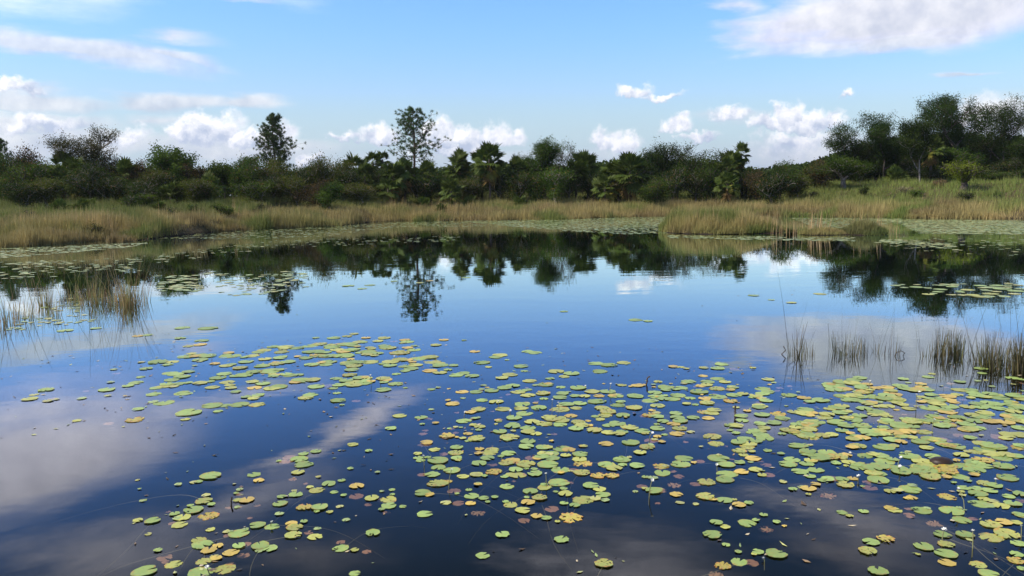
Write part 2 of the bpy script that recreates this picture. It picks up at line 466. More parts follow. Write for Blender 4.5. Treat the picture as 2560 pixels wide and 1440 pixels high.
# main bank
N = 400000
D_ = rng.uniform(0, 1, N)**1.25*30
u = rng.uniform(-0.68, 0.68, N)
X = u*58; X = np.where(rng.random(N) < .5, X*0.75, X)
Y = shore_y(X)+D_
X = np.where(np.abs(X) < Y*0.70, X, u*Y*0.98); D_ = D_-.75*np.clip(wob(X, X*0+3, 1.7, 31), 0, 1)*(D_ < 2); Y = shore_y(X)+D_-0.15
pt = wob(X, Y, 0.55, 1); pt2 = wob(X, Y, 1.6, 4); pt3 = wob(X, Y, 0.2, 7)
keep = rng.random(N) < np.clip(0.75+0.35*pt2, .25, 1); 
X, Y, D_, pt, pt2, pt3 = (q[keep] for q in (X, Y, D_, pt, pt2, pt3)); n = len(X)
rnd = rng.random(n)
col = lerp(np.tile(TAN, (n, 1)), np.tile(STRAW, (n, 1)), np.clip(.4+.5*pt2+.4*(rnd-.5), 0, 1))
col = lerp(col, np.tile(BROWN, (n, 1)), np.clip(.5*smooth(-pt, 0, .7)+.25*rnd, 0, .8))
col = lerp(col, np.tile(RUST, (n, 1)), np.clip(.55*smooth(wob(X, Y, .8, 11), .1, .7), 0, .6))
gr = np.clip(smooth(D_, 7, 17)*.8+.4*smooth(pt, .1, .7)+.55*smooth(X, 12, 24)*smooth(D_, 5, 11)+.85*smooth(wob(X, Y, .75, 13), .15, .7)+.12-.3*smooth(wob(X, Y, .5, 17), .2, .7), 0, .95)
gcol = lerp(np.tile(GREEN, (n, 1)), np.tile(LIME, (n, 1)), np.clip(.15+.5*smooth(X, 5, 20)+.5*pt3, 0, 1))
col = lerp(col, gcol, gr*np.clip(.6+.8*rng.random(n), 0, 1))
H = (0.50+.18*pt2+.12*pt)*rng.uniform(.55, 1.25, n)*(1-.25*smooth(D_, 4, 12))
H = H*np.where(D_ < .5, .8, 1)*np.clip(1+.55*wob(X, Y, .95, 41)+.3*wob(X, Y, 2.9, 43), .35, 1.9)
H = H*(1+.5*(rng.random(n) < .04)); H = H+0.25*np.clip(wob(X, Y, .35, 21), 0, 1)*smooth(-X, 15, 25)
V, f, c = blades(X, Y, H, rng.uniform(.018, .05, n), .22, col*rng.uniform(.75, 1.2, (n, 1)))
tag(obj('grass', mesh_np('bank_grass', V, f, M['grass'], c)), kind='stuff', cat='grass', label='dry straw and green grass covering the far bank')

# tall golden plume stems standing out of the bank grass
def plumes(spots, n_each, h0, spread, colr=GOLD, thick=.022):
    Vs, Cs, k = [], [], 0
    for px, py in spots:
        x, y = on_plane(px, py)
        if ground_z(x, y) > .3:          # py given on the slope: find the depth whose ground meets this pixel
            pass
        n = n_each
        X = x+rng.normal(0, spread, n); Y = y+rng.normal(0, spread*.6, n)
        Vs.append((X, Y)); 
    X = np.concatenate([a for a, _ in Vs]); Y = np.concatenate([b for _, b in Vs]); n = len(X)
    return blades(X, Y, h0*rng.uniform(.55, 1.15, n), np.full(n, thick), .09, np.tile(colr, (n, 1))*rng.uniform(.7, 1.15, (n, 1)))
spots = [(175, 596), (240, 598), (262, 597), (190, 592), (150, 600), (90, 600), (60, 598), (1000, 546), (1098, 548), (1104, 546), (1125, 548), (985, 550), (600, 570), (420, 583)]
V, f, c = plumes(spots, 26, 1.15, .35)
tag(obj('grass', mesh_np('plume_grass', V, f, M['grass'], c)), kind='stuff', cat='grass', label='tall golden plume grass rising from the bank at the left')

# the spit
def in_isles(n):
    X = []; Y = []
    for cx, cy, a, b in ISLES:
        k = int(n*a*b/sum(q[2]*q[3] for q in ISLES))
        r = np.sqrt(rng.random(k)); th = rng.uniform(0, 2*np.pi, k)
        X.append(cx+a*r*np.cos(th)); Y.append(cy+b*r*np.sin(th))
    return np.concatenate(X), np.concatenate(Y)
X, Y = in_isles(52000); d = isle_d(X, Y); ok = d > .05*rng.normal(0, 1, len(X)); X, Y, d = X[ok], Y[ok], d[ok]; n = len(X)
pt = wob(X, Y, 1.1, 3); pt2 = wob(X, Y, 2.7, 5)
col = lerp(np.tile(TAN, (n, 1)), np.tile(STRAW, (n, 1)), np.clip(.3+.6*pt2, 0, 1))
col = lerp(col, np.tile(GREEN*1.1, (n, 1)), np.clip(.15+.8*smooth(pt, -.1, .6)+.3*smooth(.5-d, 0, .4), 0, .9))
col = lerp(col, np.tile(RUST, (n, 1)), np.clip(.5*smooth(wob(X, Y, 1.4, 9), .2, .7), 0, .5))
isl2 = np.abs(X-ISLES[2][0]) < ISLES[2][2]*.95
col = np.where(isl2[:, None], lerp(col, np.tile(DARK*1.3, (n, 1)), np.full(n, .65)), col)
H = (1-.35*smooth(X, ISLES[0][0], ISLES[0][0]+ISLES[0][2]))*np.where((np.abs(X-ISLES[1][0]) < ISLES[1][2]) & ~isl2 & (X > ISLES[0][0]+ISLES[0][2]*.9), .28, .62)*rng.uniform(.4, 1.35, n)*(.4+.6*smooth(d, 0, .6))*np.clip(1+.35*pt+.35*pt2, .4, 1.7)
V, f, c = blades(X, Y, H, rng.uniform(.014, .035, n), .2, col*rng.uniform(.7, 1.2, (n, 1)))
tag(obj('grass', mesh_np('spit_grass', V, f, M['grass'], c)), kind='stuff', cat='grass', label='brown and green grass on the low spit jutting into the pond')
V, f, c = plumes([(1782, 583), (1850, 584), (1932, 582), (1938, 584), (2042, 583), (2048, 585), (2020, 583), (1875, 580), (1980, 583), (1740, 582), (2190, 582), (2208, 581), (2150, 582), (2225, 582)], 15, 1.1, .22)
tag(obj('grass', mesh_np('spit_plume_grass', V, f, M['grass'], c)), kind='stuff', cat='grass', label='pale golden plume stalks standing out of the spit grass')

# ------------------------------------------------------------------ the air between here and the hills
hm = bpy.data.materials.new('haze'); hm.use_nodes = True
t = NT(hm.node_tree)
for n in list(t.n): t.n.remove(n)
pv = t.new('ShaderNodeVolumePrincipled'); pv.inputs['Color'].default_value = (.86, .91, 1.0, 1); pv.inputs['Density'].default_value = 1.5e-4
pv.inputs['Anisotropy'].default_value = .2
t.l.new(pv.outputs[0], t.new('ShaderNodeOutputMaterial').inputs['Volume'])
hb = 6600.0; zt = 175.0; zb = -3.0
HVV = [(-hb, -hb, zt), (hb, -hb, zt), (hb, hb, zt), (-hb, hb, zt), (-hb, -hb, zb), (hb, -hb, zb), (hb, hb, zb), (-hb, hb, zb)]
tag(obj('haze', mesh_np('haze', HVV, [np.array(WF)], hm)), kind='stuff', cat='haze', label='thin pale air that fades the far hills to blue')
# ------------------------------------------------------------------ plant builders
class Tubes:
    def __init__(s): s.V = []; s.F = []; s.k = 0
    def add(s, pts, rad, sides=5):
        pts = np.asarray(pts, float); n = len(pts)
        T = np.gradient(pts, axis=0); T /= np.linalg.norm(T, axis=1)[:, None]+1e-9
        ref = np.array([1, 0, 0.]) if abs(T[0, 0]) < .8 else np.array([0, 1., 0])
        A = np.cross(T, ref); A /= np.linalg.norm(A, axis=1)[:, None]+1e-9
        B = np.cross(T, A)
        th = np.arange(sides)/sides*2*np.pi
        V = pts[:, None]+np.asarray(rad)[:, None, None]*(A[:, None]*np.cos(th)[None, :, None]+B[:, None]*np.sin(th)[None, :, None])
        s.V.append(V.reshape(-1, 3))
        i = np.arange(n-1)[:, None]*sides; j = np.arange(sides)[None]; j2 = (j+1) % sides
        s.F.append((s.k+np.stack([i+j, i+j2, i+sides+j2, i+sides+j], -1)).reshape(-1, 4)); s.k += n*sides
    def mesh(s, name, mat): return mesh_np(name, np.concatenate(s.V), [np.concatenate(s.F)], mat, smooth=True)

def leaf_quads(C, size, R, flat=0.4, aspect=0.5):
    n = len(C)
    u = R.normal(0, 1, (n, 3)); u[:, 2] *= (1-flat*.6); u /= np.linalg.norm(u, axis=1)[:, None]
    w = R.normal(0, 1, (n, 3)); w -= (w*u).sum(1)[:, None]*u; w /= np.linalg.norm(w, axis=1)[:, None]
    if flat: 
        w[:, 2] *= (1-flat); w -= (w*u).sum(1)[:, None]*u; w /= np.linalg.norm(w, axis=1)[:, None]
    L = size*R.uniform(.6, 1.3, n)[:, None]
    V = np.stack([C-u*L/2, C+w*L*aspect/2, C+u*L/2, C-w*L*aspect/2], 1).reshape(-1, 3)
    return V, np.arange(4*n).reshape(-1, 4)

def tree_meshes(name, seed, H, R0, levels=4, trunk_frac=.3, nleaf=6000, leaf=.16, tr=.12, up=.55, spread=.75, cols=((.05, .075, .02), (.09, .12, .03)),
                clump=.35, lean=0.0, fill=.45, forks=(3, 3, 3, 3), bark='bark', flat=.35, dead=0.0, squash=1.0, low=False):
    """trunk (with limbs) and crown of a broad-leaved tree or shrub, base at the origin"""
    R = np.random.default_rng(seed); nleaf = int(nleaf*1.9); leaf = leaf*.74
    T = Tubes(); tips = []
    def grow(p, d, L, r, lv):
        n = 5
        pts = [p]; dd = d.copy()
        for k in range(n):
            dd = dd+R.normal(0, .13, 3)+np.array([0, 0, .05]); dd /= np.linalg.norm(dd)
            pts.append(pts[-1]+dd*L/n)
        T.add(pts, np.linspace(r, r*.62, n+1), 6 if lv == 0 else (5 if lv == 1 else 3))
        if lv >= 1 or low:
            for q in pts[2:]:
                tips.append((q, lv))
        if lv < levels:
            k = forks[min(lv, len(forks)-1)]+(R.random() < .4)
            a0 = R.uniform(0, 2*np.pi)
            for j in range(k):
                a = a0+2*np.pi*j/k+R.normal(0, .3)
                side = np.array([math.cos(a), math.sin(a), 0])
                nd = dd*up+side*spread*R.uniform(.6, 1.2)+np.array([0, 0, .12]); nd /= np.linalg.norm(nd)
                q = pts[-1] if j < 2 else pts[R.integers(3, n+1)]
                grow(q, nd, L*R.uniform(.62, .85), r*.58, lv+1)
    grow(np.array([0, 0, -.15]), np.array([lean, 0, 1.0])/math.hypot(lean, 1), H*trunk_frac, tr, 0)
    # fit the skeleton to the wanted height and half width
    tipsP = np.array([q for q, l in tips if l >= levels-1]) if not low else np.array([q for q, l in tips])
    V = np.concatenate(T.V)
    kz = H*.96/max(V[:, 2].max(), .1); kx = R0*.92/np.percentile(np.hypot(V[:, 0]-lean*V[:, 2], V[:, 1]), 98)
    S = np.array([kx, kx, kz])
    T.V = [v*S for v in T.V]; tipsP = tipsP*S
    pick = R.integers(0, len(tipsP), nleaf)
    bias = R.random(len(tipsP)); pick = pick[R.random(nleaf) < .35+.65*bias[pick]]      # some tips are bare
    g_ = R.normal(0, 1, (len(pick), 3)); g_ *= (R.random(len(pick))**.4/(np.linalg.norm(g_, axis=1)+1e-6)*1.35)[:, None]
    sub = R.normal(0, clump*.9, (len(tipsP), 2, 3))[pick, R.integers(0, 2, len(pick))]          # two sprays per twig
    q_ = np.where(R.random(len(pick)) < .55, 1.0, 1-fill*(np.random.default_rng(seed+5).random(len(tipsP))[pick]**1.1))[:, None]
    C = tipsP[pick]*np.concatenate([q_, q_, 1-(1-q_)*(1.0 if low else .55)], 1)+sub*.6+g_*np.array([clump, clump, clump*.7*squash])
    C = C[C[:, 2] > .02*H]
    V, f = leaf_quads(C, leaf, R, flat)
    n = len(C)
    tb = np.clip(R.random(n)*.6+.4*np.sin(C[:, 0]*2.3+C[:, 2]*3+seed), 0, 1)[:, None]
    c = np.array(cols[0])*(1-tb)+np.array(cols[1])*tb
    if dead: 
        dm = R.random(n) < dead
        c[dm] = np.array((.20, .11, .06))*R.uniform(.6, 1.2, (dm.sum(), 1))
    return T.mesh(name+'_trunk', M[bark]), mesh_np(name+'_crown', V, [f], M['leaf'], c)

def add_tree(kind, meshes, px, D, label, cat, group=None, py=None, sx=1.0, sz=1.0, rot=0.0):
    x, _ = at(px, 470, D)
    z = float(ground_z(x, D))
    e = empty(kind, (x, D, z-.05), rot, (sx, sx, sz))
    tag(e, label, cat, group)
    obj('trunk', meshes[0], e); obj('crown', meshes[1], e)
    return e

def ground_depth(px, py):
    for Y in np.arange(36, 95, .25):
        x, z = at(px, py, Y)
        if z <= float(ground_z(x, Y)): return float(Y)
    return 80.0

def height_for(px, py_top, D):
    x, z = at(px, py_top, D)
    return z-float(ground_z(x, D))

def pine_meshes(name, seed, H, R0, bare=.42, ntuft=420, density=38, taper=1.0, base_cluster=False):
    R = np.random.default_rng(seed)
    T = Tubes()
    zz = np.linspace(-.2, H, 14)
    cx = .06*np.sin(zz*.9+seed); T.add(np.stack([cx, .05*np.sin(zz*.7), zz], 1), np.linspace(.15, .02, 14)*H/8, 8)
    tuft = []
    nb = 46
    for k in range(nb):
        f = k/(nb-1); z = H*(bare+(1-bare)*f*.97); a = k*2.4+R.normal(0, .4)
        prof = (1-f)**.6*(1 if f > .15 else .7)*R.uniform(.75, 1.15)
        L = R0*prof*R.uniform(.65, 1.1)+.12
        rise = R.uniform(.1, .45)+.35*f
        pts = [np.array([.06*math.sin(z*.9+seed), 0, z])]; d = np.array([math.cos(a), math.sin(a), rise-.25])
        for s in range(6):
            d = d+np.array([0, 0, .12])+R.normal(0, .08, 3); d /= np.linalg.norm(d)
            pts.append(pts[-1]+d*L/6)
        T.add(pts, np.linspace(.035, .008, 7)*H/8, 4)
        for s in range(2, 7):
            m_ = max(1, int(ntuft/nb/5*(L/R0*1.5+.4)))
            for _ in range(m_):
                side = R.normal(0, .17*L, 3)*np.array([1, 1, .55])
                q = pts[s]+side+np.array([0, 0, .05])
                if np.linalg.norm(side) > .18: T.add([pts[s], (pts[s]+q)/2+np.array([0, 0, .02]), q], [.012, .009, .005], 3)
                tuft.append(q)
    tuft = np.array(tuft); n = len(tuft)
    C = np.repeat(tuft, density, 0); m_ = len(C)
    u = R.normal(0, 1, (m_, 3)); u[:, 2] += .75; u /= np.linalg.norm(u, axis=1)[:, None]
    w = np.cross(u, R.normal(0, 1, (m_, 3))); w /= np.linalg.norm(w, axis=1)[:, None]
    L = R.uniform(.16, .30, m_)[:, None]; wd = .014
    V = np.stack([C-w*wd, C+w*wd, C+u*L], 1).reshape(-1, 3)
    tb = R.random(m_)[:, None]
    c = np.array((.028, .052, .018))*(1-tb)+np.array((.07, .105, .035))*tb
    return T.mesh(name+'_trunk', M['pine_bark']), mesh_np(name+'_crown', V, [np.arange(3*m_).reshape(-1, 3)], M['needle'], c)

def fan_frond(seed, L=.62, petiole=.55, segs=17, droop=.25, cols=((.045, .075, .02), (.10, .14, .04)), ragged=0.0):
    """one fan leaf lying along +x from the origin: petiole, then radiating folded segments"""
    R = np.random.default_rng(seed)
    V = []; F4 = []; F3 = []; C4 = []; C3 = []
    k = 0
    wd = .012
    for s in range(3):
        x = petiole*s/2; V += [(x, -wd, -droop*.12*(s/2)**2), (x, wd, -droop*.12*(s/2)**2)]
    F4 += [(0, 2, 3, 1), (2, 4, 5, 3)]; C4 += [np.array(cols[1])*1.1]*2; k = 6
    o = np.array([petiole, 0, -droop*.12])
    for i in range(segs):
        a = math.radians(-118+236*i/(segs-1))+R.normal(0, .03)
        l = L*(1-.28*abs(a)/2.1)*R.uniform(.85, 1.08)
        if R.random() < ragged: l *= R.uniform(.4, .8)
        d = np.array([math.cos(a), math.sin(a), 0]); n = np.array([-math.sin(a), math.cos(a), 0])
        w_ = .075*L/.62
        zf = .10*abs(math.sin(a))
        def pt(t, side, lift=0): return o+d*l*t+n*side+np.array([0, 0, zf*t-droop*t*t*l*1.1+lift])
        V += [pt(.02, 0), pt(.5, -w_, .0), pt(.5, 0, -.03), pt(.5, w_, .0), pt(1, 0, -.02)]
        F4 += [(k, k+1, k+4, k+2), (k, k+2, k+4, k+3)]
        t_ = R.random(); c = np.array(cols[0])*(1-t_)+np.array(cols[1])*t_
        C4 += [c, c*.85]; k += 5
    return V, F4, C4

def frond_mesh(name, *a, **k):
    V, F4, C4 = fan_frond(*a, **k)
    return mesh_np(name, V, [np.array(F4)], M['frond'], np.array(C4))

FR_GREEN = [frond_mesh('frond_green', s, droop=dr) for s, dr in ((1, .2), (2, .4), (3, .6))]
FR_OLIVE = [frond_mesh('frond_olive', s, droop=.7, cols=((.10, .12, .03), (.22, .20, .06)), ragged=.3) for s in (5, 6)]
FR_DEAD = [frond_mesh('frond_dead', s, droop=1.1, cols=((.20, .13, .08), (.40, .28, .18)), ragged=.5, L=.5) for s in (8, 9, 10)]

def palm_trunk(seed, h):
    T = Tubes(); z = np.linspace(-.2, h, 9); R = np.random.default_rng(seed)
    b = R.normal(0, .06, 2)
    T.add(np.stack([b[0]*z*z/h, b[1]*z*z/h, z], 1), np.linspace(.11, .075, 9)+.012*(np.arange(9) % 2), 7)
    return T.mesh('palm_trunk', M['bark']), b*h

def add_palm(px, D, label, top=None, h=None, scale=1.0, n=17, dead=6, seed=0, group='fan palms along the far bank', kind='fan_palm', spread=1.0):
    R = np.random.default_rng(1000+seed); scale *= 1.22; n += 7; dead += 2
    x, _ = at(px, 470, D); z = float(ground_z(x, D))
    if h is None: h = max(.25, height_for(px, top, D)-1.0*scale)
    e = empty(kind, (x, D, z-.05), R.uniform(0, 6.28), 1.0)
    tag(e, label, 'palm', group)
    tm, b = palm_trunk(seed, h)
    obj('trunk', tm, e)
    top_ = Vector((b[0], b[1], h))
    for i in range(n):
        el = math.radians(80-125*(i/n)**.9+R.normal(0, 7)); a = i*2.39996+R.normal(0, .2)
        me = FR_GREEN[0 if i < n*.45 else 1 if i < n*.8 else 2]
        if i > n*.8 and R.random() < .5: me = FR_OLIVE[i % 2]
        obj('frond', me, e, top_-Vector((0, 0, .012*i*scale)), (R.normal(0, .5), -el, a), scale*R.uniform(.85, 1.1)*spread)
    for i in range(dead):
        a = i*2.39996+1+R.normal(0, .3)
        obj('dead_frond', FR_DEAD[i % 3], e, top_-Vector((0, 0, .25+.05*i)), (R.normal(0, .6), math.radians(R.uniform(52, 80)), a), scale*R.uniform(.8, 1.05))
    return e

# ------------------------------------------------------------------ named trees
G_DARK = ((.022, .036, .012), (.055, .075, .022)); G_MID = ((.035, .06, .014), (.085, .115, .03)); G_OLIVE = ((.05, .062, .018), (.12, .125, .032))
G_YEL = ((.08, .10, .015), (.20, .21, .04)); G_RED = ((.04, .035, .024), (.085, .06, .04)); G_BRIGHT = ((.045, .075, .016), (.11, .15, .035))

def named(kind, px, top, D, halfw_px, label, cat='tree', seed=1, **kw):
    H = height_for(px, top, D); R0 = halfw_px*D/F
    ms = tree_meshes(kind, seed, H, R0, **kw)
    return add_tree(kind, ms, px, D, label, cat)

def pine(px, top, D, halfw_px, label, seed, **kw):
    H = height_for(px, top, D)
    return add_tree('pine_tree', pine_meshes('pine', seed, H, halfw_px*D/F, **kw), px, D, label, 'tree')
pine(1038, 272, ground_depth(1035, 500), 88, 'tall slender pine with bare trunk standing alone nearest the pond', 3, bare=.43, ntuft=560)
pine(690, 284, 82, 62, 'dense conical pine rising behind the left shrubs, broad at its base', 5, bare=.36, ntuft=900, density=40)
pine(8, 348, 74, 40, 'dark pine at the far left edge of the treeline', 9, bare=.45, ntuft=300)

named('open_tree', 228, 306, 66, 104, 'open spreading tree with sparse purplish leaves and visible pale limbs', seed=11, fill=.7, nleaf=15000, leaf=.15, tr=.17, cols=((.045, .045, .022), (.09, .08, .04)),
      clump=.26, forks=(3, 3, 3, 3), trunk_frac=.28, bark='pale_bark', up=.4, spread=.95)
named('broadleaf_tree', 425, 352, 62, 74, 'rounded bright green tree with big leaves left of the dense pine', seed=21, fill=.7, nleaf=8000, leaf=.24, cols=G_BRIGHT, clump=.26, tr=.12, up=.5, spread=.9)
named('broadleaf_tree', 562, 398, ground_depth(552, 508), 64, 'deep green small tree with dark leaning trunk in front of the treeline', seed=31, nleaf=6500, leaf=.2, cols=G_MID, clump=.25, tr=.1, trunk_frac=.35)
named('broadleaf_tree', 622, 386, 68, 40, 'thin leafy tree top just left of the dense pine', seed=33, nleaf=2500, leaf=.2, cols=G_MID, clump=.2)
named('broadleaf_tree', 1365, 340, 72, 72, 'tall green tree with wispy bare upper twigs right of the big palm', seed=41, fill=.7, nleaf=9000, leaf=.17, cols=G_MID, clump=.27, tr=.13, trunk_frac=.3)
named('broadleaf_tree', 1405, 338, 74, 42, 'sparse lacy tree top beside the tall green tree', seed=43, nleaf=2200, leaf=.15, cols=G_MID, clump=.16)
named('broadleaf_tree', 1690, 350, 72, 104, 'dense dark round tree, widest of the centre right', seed=51, fill=.7, nleaf=15000, leaf=.17, cols=G_DARK, clump=.34, tr=.15, trunk_frac=.25)
named('broadleaf_tree', 1765, 362, 68, 40, 'thin tree leaning out of the dark round tree on its right side', seed=53, nleaf=2600, leaf=.17, cols=G_MID, clump=.2, lean=.25)
named('broadleaf_tree', 1950, 392, 66, 54, 'low sparse tree with tufted twigs in the gap of the treeline', seed=61, nleaf=3200, leaf=.16, cols=G_MID, clump=.17)
named('broadleaf_tree', 2112, 300, 72, 60, 'narrow sparse tree at the left end of the tall right grove', seed=71, fill=.7, nleaf=8000, leaf=.16, cols=G_DARK, clump=.26, trunk_frac=.38)
named('broadleaf_tree', 2212, 272, 72, 80, 'tall tree with rounded lacy crown, second from the left in the right grove', seed=73, fill=.7, nleaf=15000, leaf=.17, cols=G_DARK, clump=.3, trunk_frac=.38, tr=.14)
named('broadleaf_tree', 2300, 282, 68, 72, 'dark tree with slender pale trunk in the middle of the right grove', seed=75, fill=.7, nleaf=14000, leaf=.17, cols=G_DARK, clump=.32, trunk_frac=.42, bark='pale_bark')
named('broadleaf_tree', 2408, 224, 74, 118, 'highest tree of the photo with broad layered crown, right grove', seed=77, fill=.7, nleaf=24000, leaf=.17, cols=G_DARK, clump=.34, trunk_frac=.36, tr=.18)
named('broadleaf_tree', 2510, 224, 78, 84, 'tall open crowned tree leaning over the right edge of the grove', seed=79, fill=.7, nleaf=14000, leaf=.17, cols=G_DARK, clump=.3, trunk_frac=.4, tr=.15)
named('broadleaf_tree', 2558, 338, 70, 92, 'low dense dark tree at the right edge under the tall crowns', seed=81, nleaf=14000, leaf=.17, cols=G_DARK, clump=.36, trunk_frac=.2)
named('broadleaf_tree', 2110, 392, 68, 78, 'leafy olive green tree with thin pale stems below the narrow sparse tree', seed=83, nleaf=9000, leaf=.18, cols=G_MID, clump=.3, trunk_frac=.3, bark='pale_bark')
named('bush', 2405, 392, ground_depth(2405, 478), 62, 'yellow green bush with upright sprays on the grass slope at the right', 'bush', seed=85, nleaf=4500, leaf=.16, cols=G_YEL, clump=.2, trunk_frac=.2, low=True)
named('bush', 345, 482, ground_depth(345, 526), 52, 'round dark green bush alone in the straw grass at the left', 'bush', seed=91, nleaf=3200, leaf=.13, cols=G_YEL and ((.03, .055, .015), (.10, .13, .02)), clump=.13, trunk_frac=.18, low=True, tr=.04)
named('bush', 820, 448, 58, 38, 'upright leafy green bush at the foot of the olive thicket', 'bush', seed=93, nleaf=3000, leaf=.16, cols=G_MID, clump=.18, low=True, tr=.05)
for px, top, base, hw, lab, cl in [
        (485, 508, 534, 26, 'small low green sapling in dry grass below the dark trunk tree', G_MID), (552, 508, 540, 30, 'low leafy shrub directly under the deep green small tree', G_MID),
        (205, 500, 521, 20, 'small dark shrub in the straw grass left of the round bush', G_DARK), (275, 506, 524, 22, 'flat low shrub touching the left side of the round bush', G_MID),
        (1336, 470, 502, 15, 'small upright dark shrub beside the low palm on the centre bank', G_DARK), (1425, 472, 490, 18, 'dark low shrub on the green grass of the centre bank', G_DARK),
        (1460, 488, 503, 15, 'tiny dark shrub lower down the centre bank', G_DARK), (1602, 474, 494, 12, 'small dark shrub at the edge of the bright centre grass', G_DARK),
        (1968, 460, 487, 17, 'small leafy shrub in the grass behind the spit', G_DARK), (2036, 478, 497, 16, 'withered dark shrub standing in brown grass behind the spit', G_RED),
        (2160, 462, 494, 16, 'dark green sapling alone on the right grass slope', G_DARK), (2300, 470, 492, 24, 'bright low shrub in the grass left of the yellow green bush', G_BRIGHT),
        (2418, 478, 505, 26, 'low dark shrub beneath the yellow green bush', G_DARK), (1912, 455, 490, 30, 'leafy green shrub spilling from the treeline gap', G_BRIGHT),
        (2350, 446, 470, 20, 'brownish pink flowering shrub beside the yellow green bush', ((.16, .10, .08), (.26, .17, .13))),
        (2262, 464, 486, 16, 'pale withered weeds on the right slope', ((.2, .16, .13), (.3, .25, .2)))]:
    named('bush', px, top, ground_depth(px, base), hw, lab, 'bush', seed=int(px), nleaf=1100, leaf=.12, cols=cl, clump=.12, trunk_frac=.2, low=True, tr=.03, levels=3)

for px, top, D, hw, sd_, cl, lab in [
        (2150, 338, 74, 52, 301, G_DARK, 'bushy dark tree filling the grove between its two leftmost trees'), (2252, 322, 78, 60, 303, G_DARK, 'dark leafy tree behind the slender pale trunk, left side'),
        (2345, 310, 78, 60, 305, G_DARK, 'dark leafy tree left of and behind the highest tree'), (2455, 318, 80, 64, 307, G_DARK, 'dark leafy tree between the highest tree and the edge tree'),
        (2385, 368, 73, 66, 309, G_MID, 'low leafy green tree in front of the highest trunk'), (2198, 372, 73, 52, 311, G_MID, 'low leafy tree at the grass edge under the lacy crown'),
        (1615, 372, 73, 52, 313, G_DARK, 'dark leafy tree between the wide skirted palm and the dark round tree'), (1322, 380, 75, 44, 315, G_MID, 'leafy tree between the skirted palm and tall green tree'),
        (760, 412, 70, 50, 317, G_OLIVE, 'olive wispy tree on the skyline right of the dense pine'), (70, 388, 68, 54, 319, G_MID, 'leafy tree beside the far left pine'),
        (480, 408, 66, 46, 321, G_OLIVE, 'olive tree just right of the rounded bright tree'), (1060, 398, 76, 40, 323, G_MID, 'leafy tree behind the lone pine on its right')]:
    named('broadleaf_tree', px, top, D, hw, lab, seed=sd_, nleaf=8500, leaf=.17, cols=cl, clump=.3, trunk_frac=.22, low=True, fill=.75, tr=.11)

# palms that stand out, then lesser ones
P = [(1225, 362, 72, 1.25, 'large fan palm with drooping grey brown skirt, highest palm of the centre', 22, 12),
     (1205, 378, 74, 1.0, 'fan palm crown joined to the left of the large skirted palm', 18, 5),
     (1150, 380, 74, 1.0, 'fan palm with pointed top left of the large skirted palm', 18, 7),
     (1125, 398, 73, .9, 'lower fan palm between the pointed palm and the lone pine', 16, 4),
     (938, 384, 76, .8, 'small star shaped palm head on the skyline left of the lone pine', 14, 2),
     (960, 384, 76, .7, 'smaller star shaped palm head nearest the lone pine skyline', 12, 2),
     (895, 388, 74, 1.1, 'fan palm on the skyline where the centre palms begin', 18, 4),
     (985, 408, 70, 1.1, 'fan palm with yellowing fronds behind the lone pine trunk', 18, 10),
     (1012, 402, 72, 1.0, 'orange tinted fan palm touching the lone pine trunk', 16, 9),
     (915, 412, 70, 1.0, 'fan palm with pale green fronds in the centre left thicket', 16, 4),
     (972, 448, 67, .85, 'low fan palm with bright yellow and brown skirt left of the pine', 15, 9),
     (1075, 410, 72, .95, 'fan palm just right of the lone pine trunk', 16, 4),
     (1300, 398, 73, 1.0, 'fan palm between the large skirted palm and the tall green tree', 16, 5),
     (1470, 386, 74, 1.25, 'broad fan palm right of the lacy tree', 20, 6),
     (1440, 402, 72, 1.0, 'fan palm tucked beneath the lacy tree', 16, 5),
     (1530, 400, 72, 1.1, 'fan palm with brown skirt between broad palm and dark round tree', 18, 9),
     (1578, 388, 70, 1.35, 'wide fan palm with long brown hanging skirt beside the dark tree', 22, 14),
     (1510, 440, 69, 1.0, 'brown skirted low palm under the wide palms', 12, 13),
     (1855, 362, 70, .8, 'fan palm with raised tip head at the edge of the treeline gap', 18, 3),
     (1832, 382, 70, 1.1, 'fan palm leaning left beside the raised tip palm', 18, 4),
     (1812, 395, 69, .9, 'lower pale fan palm on the left of the gap palms', 15, 5),
     (1822, 432, 66, .9, 'low fan palm in front of the gap palms', 15, 4),
     (2325, 342, 72, 1.0, 'fan palm head half hidden in the right grove', 16, 4),
     (2240, 430, 70, 1.0, 'shaded palm at the foot of the right grove', 14, 6),
     (165, 386, 64, 1.05, 'fan palm below the open purplish tree, left of its trunk', 18, 5),
     (192, 398, 63, 1.0, 'fan palm right beneath the open purplish tree', 18, 4),
     (145, 418, 61, .95, 'fan palm with hanging brown skirt at the left', 16, 9),
     (190, 430, 60, .85, 'lower bright palm in front of the left skirted palm', 15, 2),
     (315, 405, 62, 1.1, 'fan palm with brown skirt between purplish tree and rounded tree', 18, 8),
     (425, 462, 56, .85, 'low spreading palm in front of the rounded bright tree', 16, 2),
     (520, 440, 60, .9, 'shaded palm left of the deep green small tree', 14, 4),
     (208, 482, 50, .75, 'low bright palmetto on the left grass', 14, 1),
     (145, 484, 50, .65, 'small palmetto with brown base left of the bright palmetto', 12, 3),
     (395, 488, 50, .6, 'tiny palmetto right of the round bush', 11, 1),
     (1300, 467, 66, .75, 'low upright palm alone on the centre bank', 14, 3),
     (1128, 450, 68, .95, 'low green palm at the foot of the palms right of the pine', 16, 2),
     (1175, 462, 68, .75, 'small palmetto below the pointed palm', 12, 2),
     (1105, 486, 62, .6, 'small palmetto in the grass just right of the pine base', 12, 1),
     (1058, 466, 68, .8, 'pale palmetto behind the pine base on its right', 13, 1),
     (860, 442, 68, .9, 'brown skirted palm at the left end of the centre palms', 14, 8)]
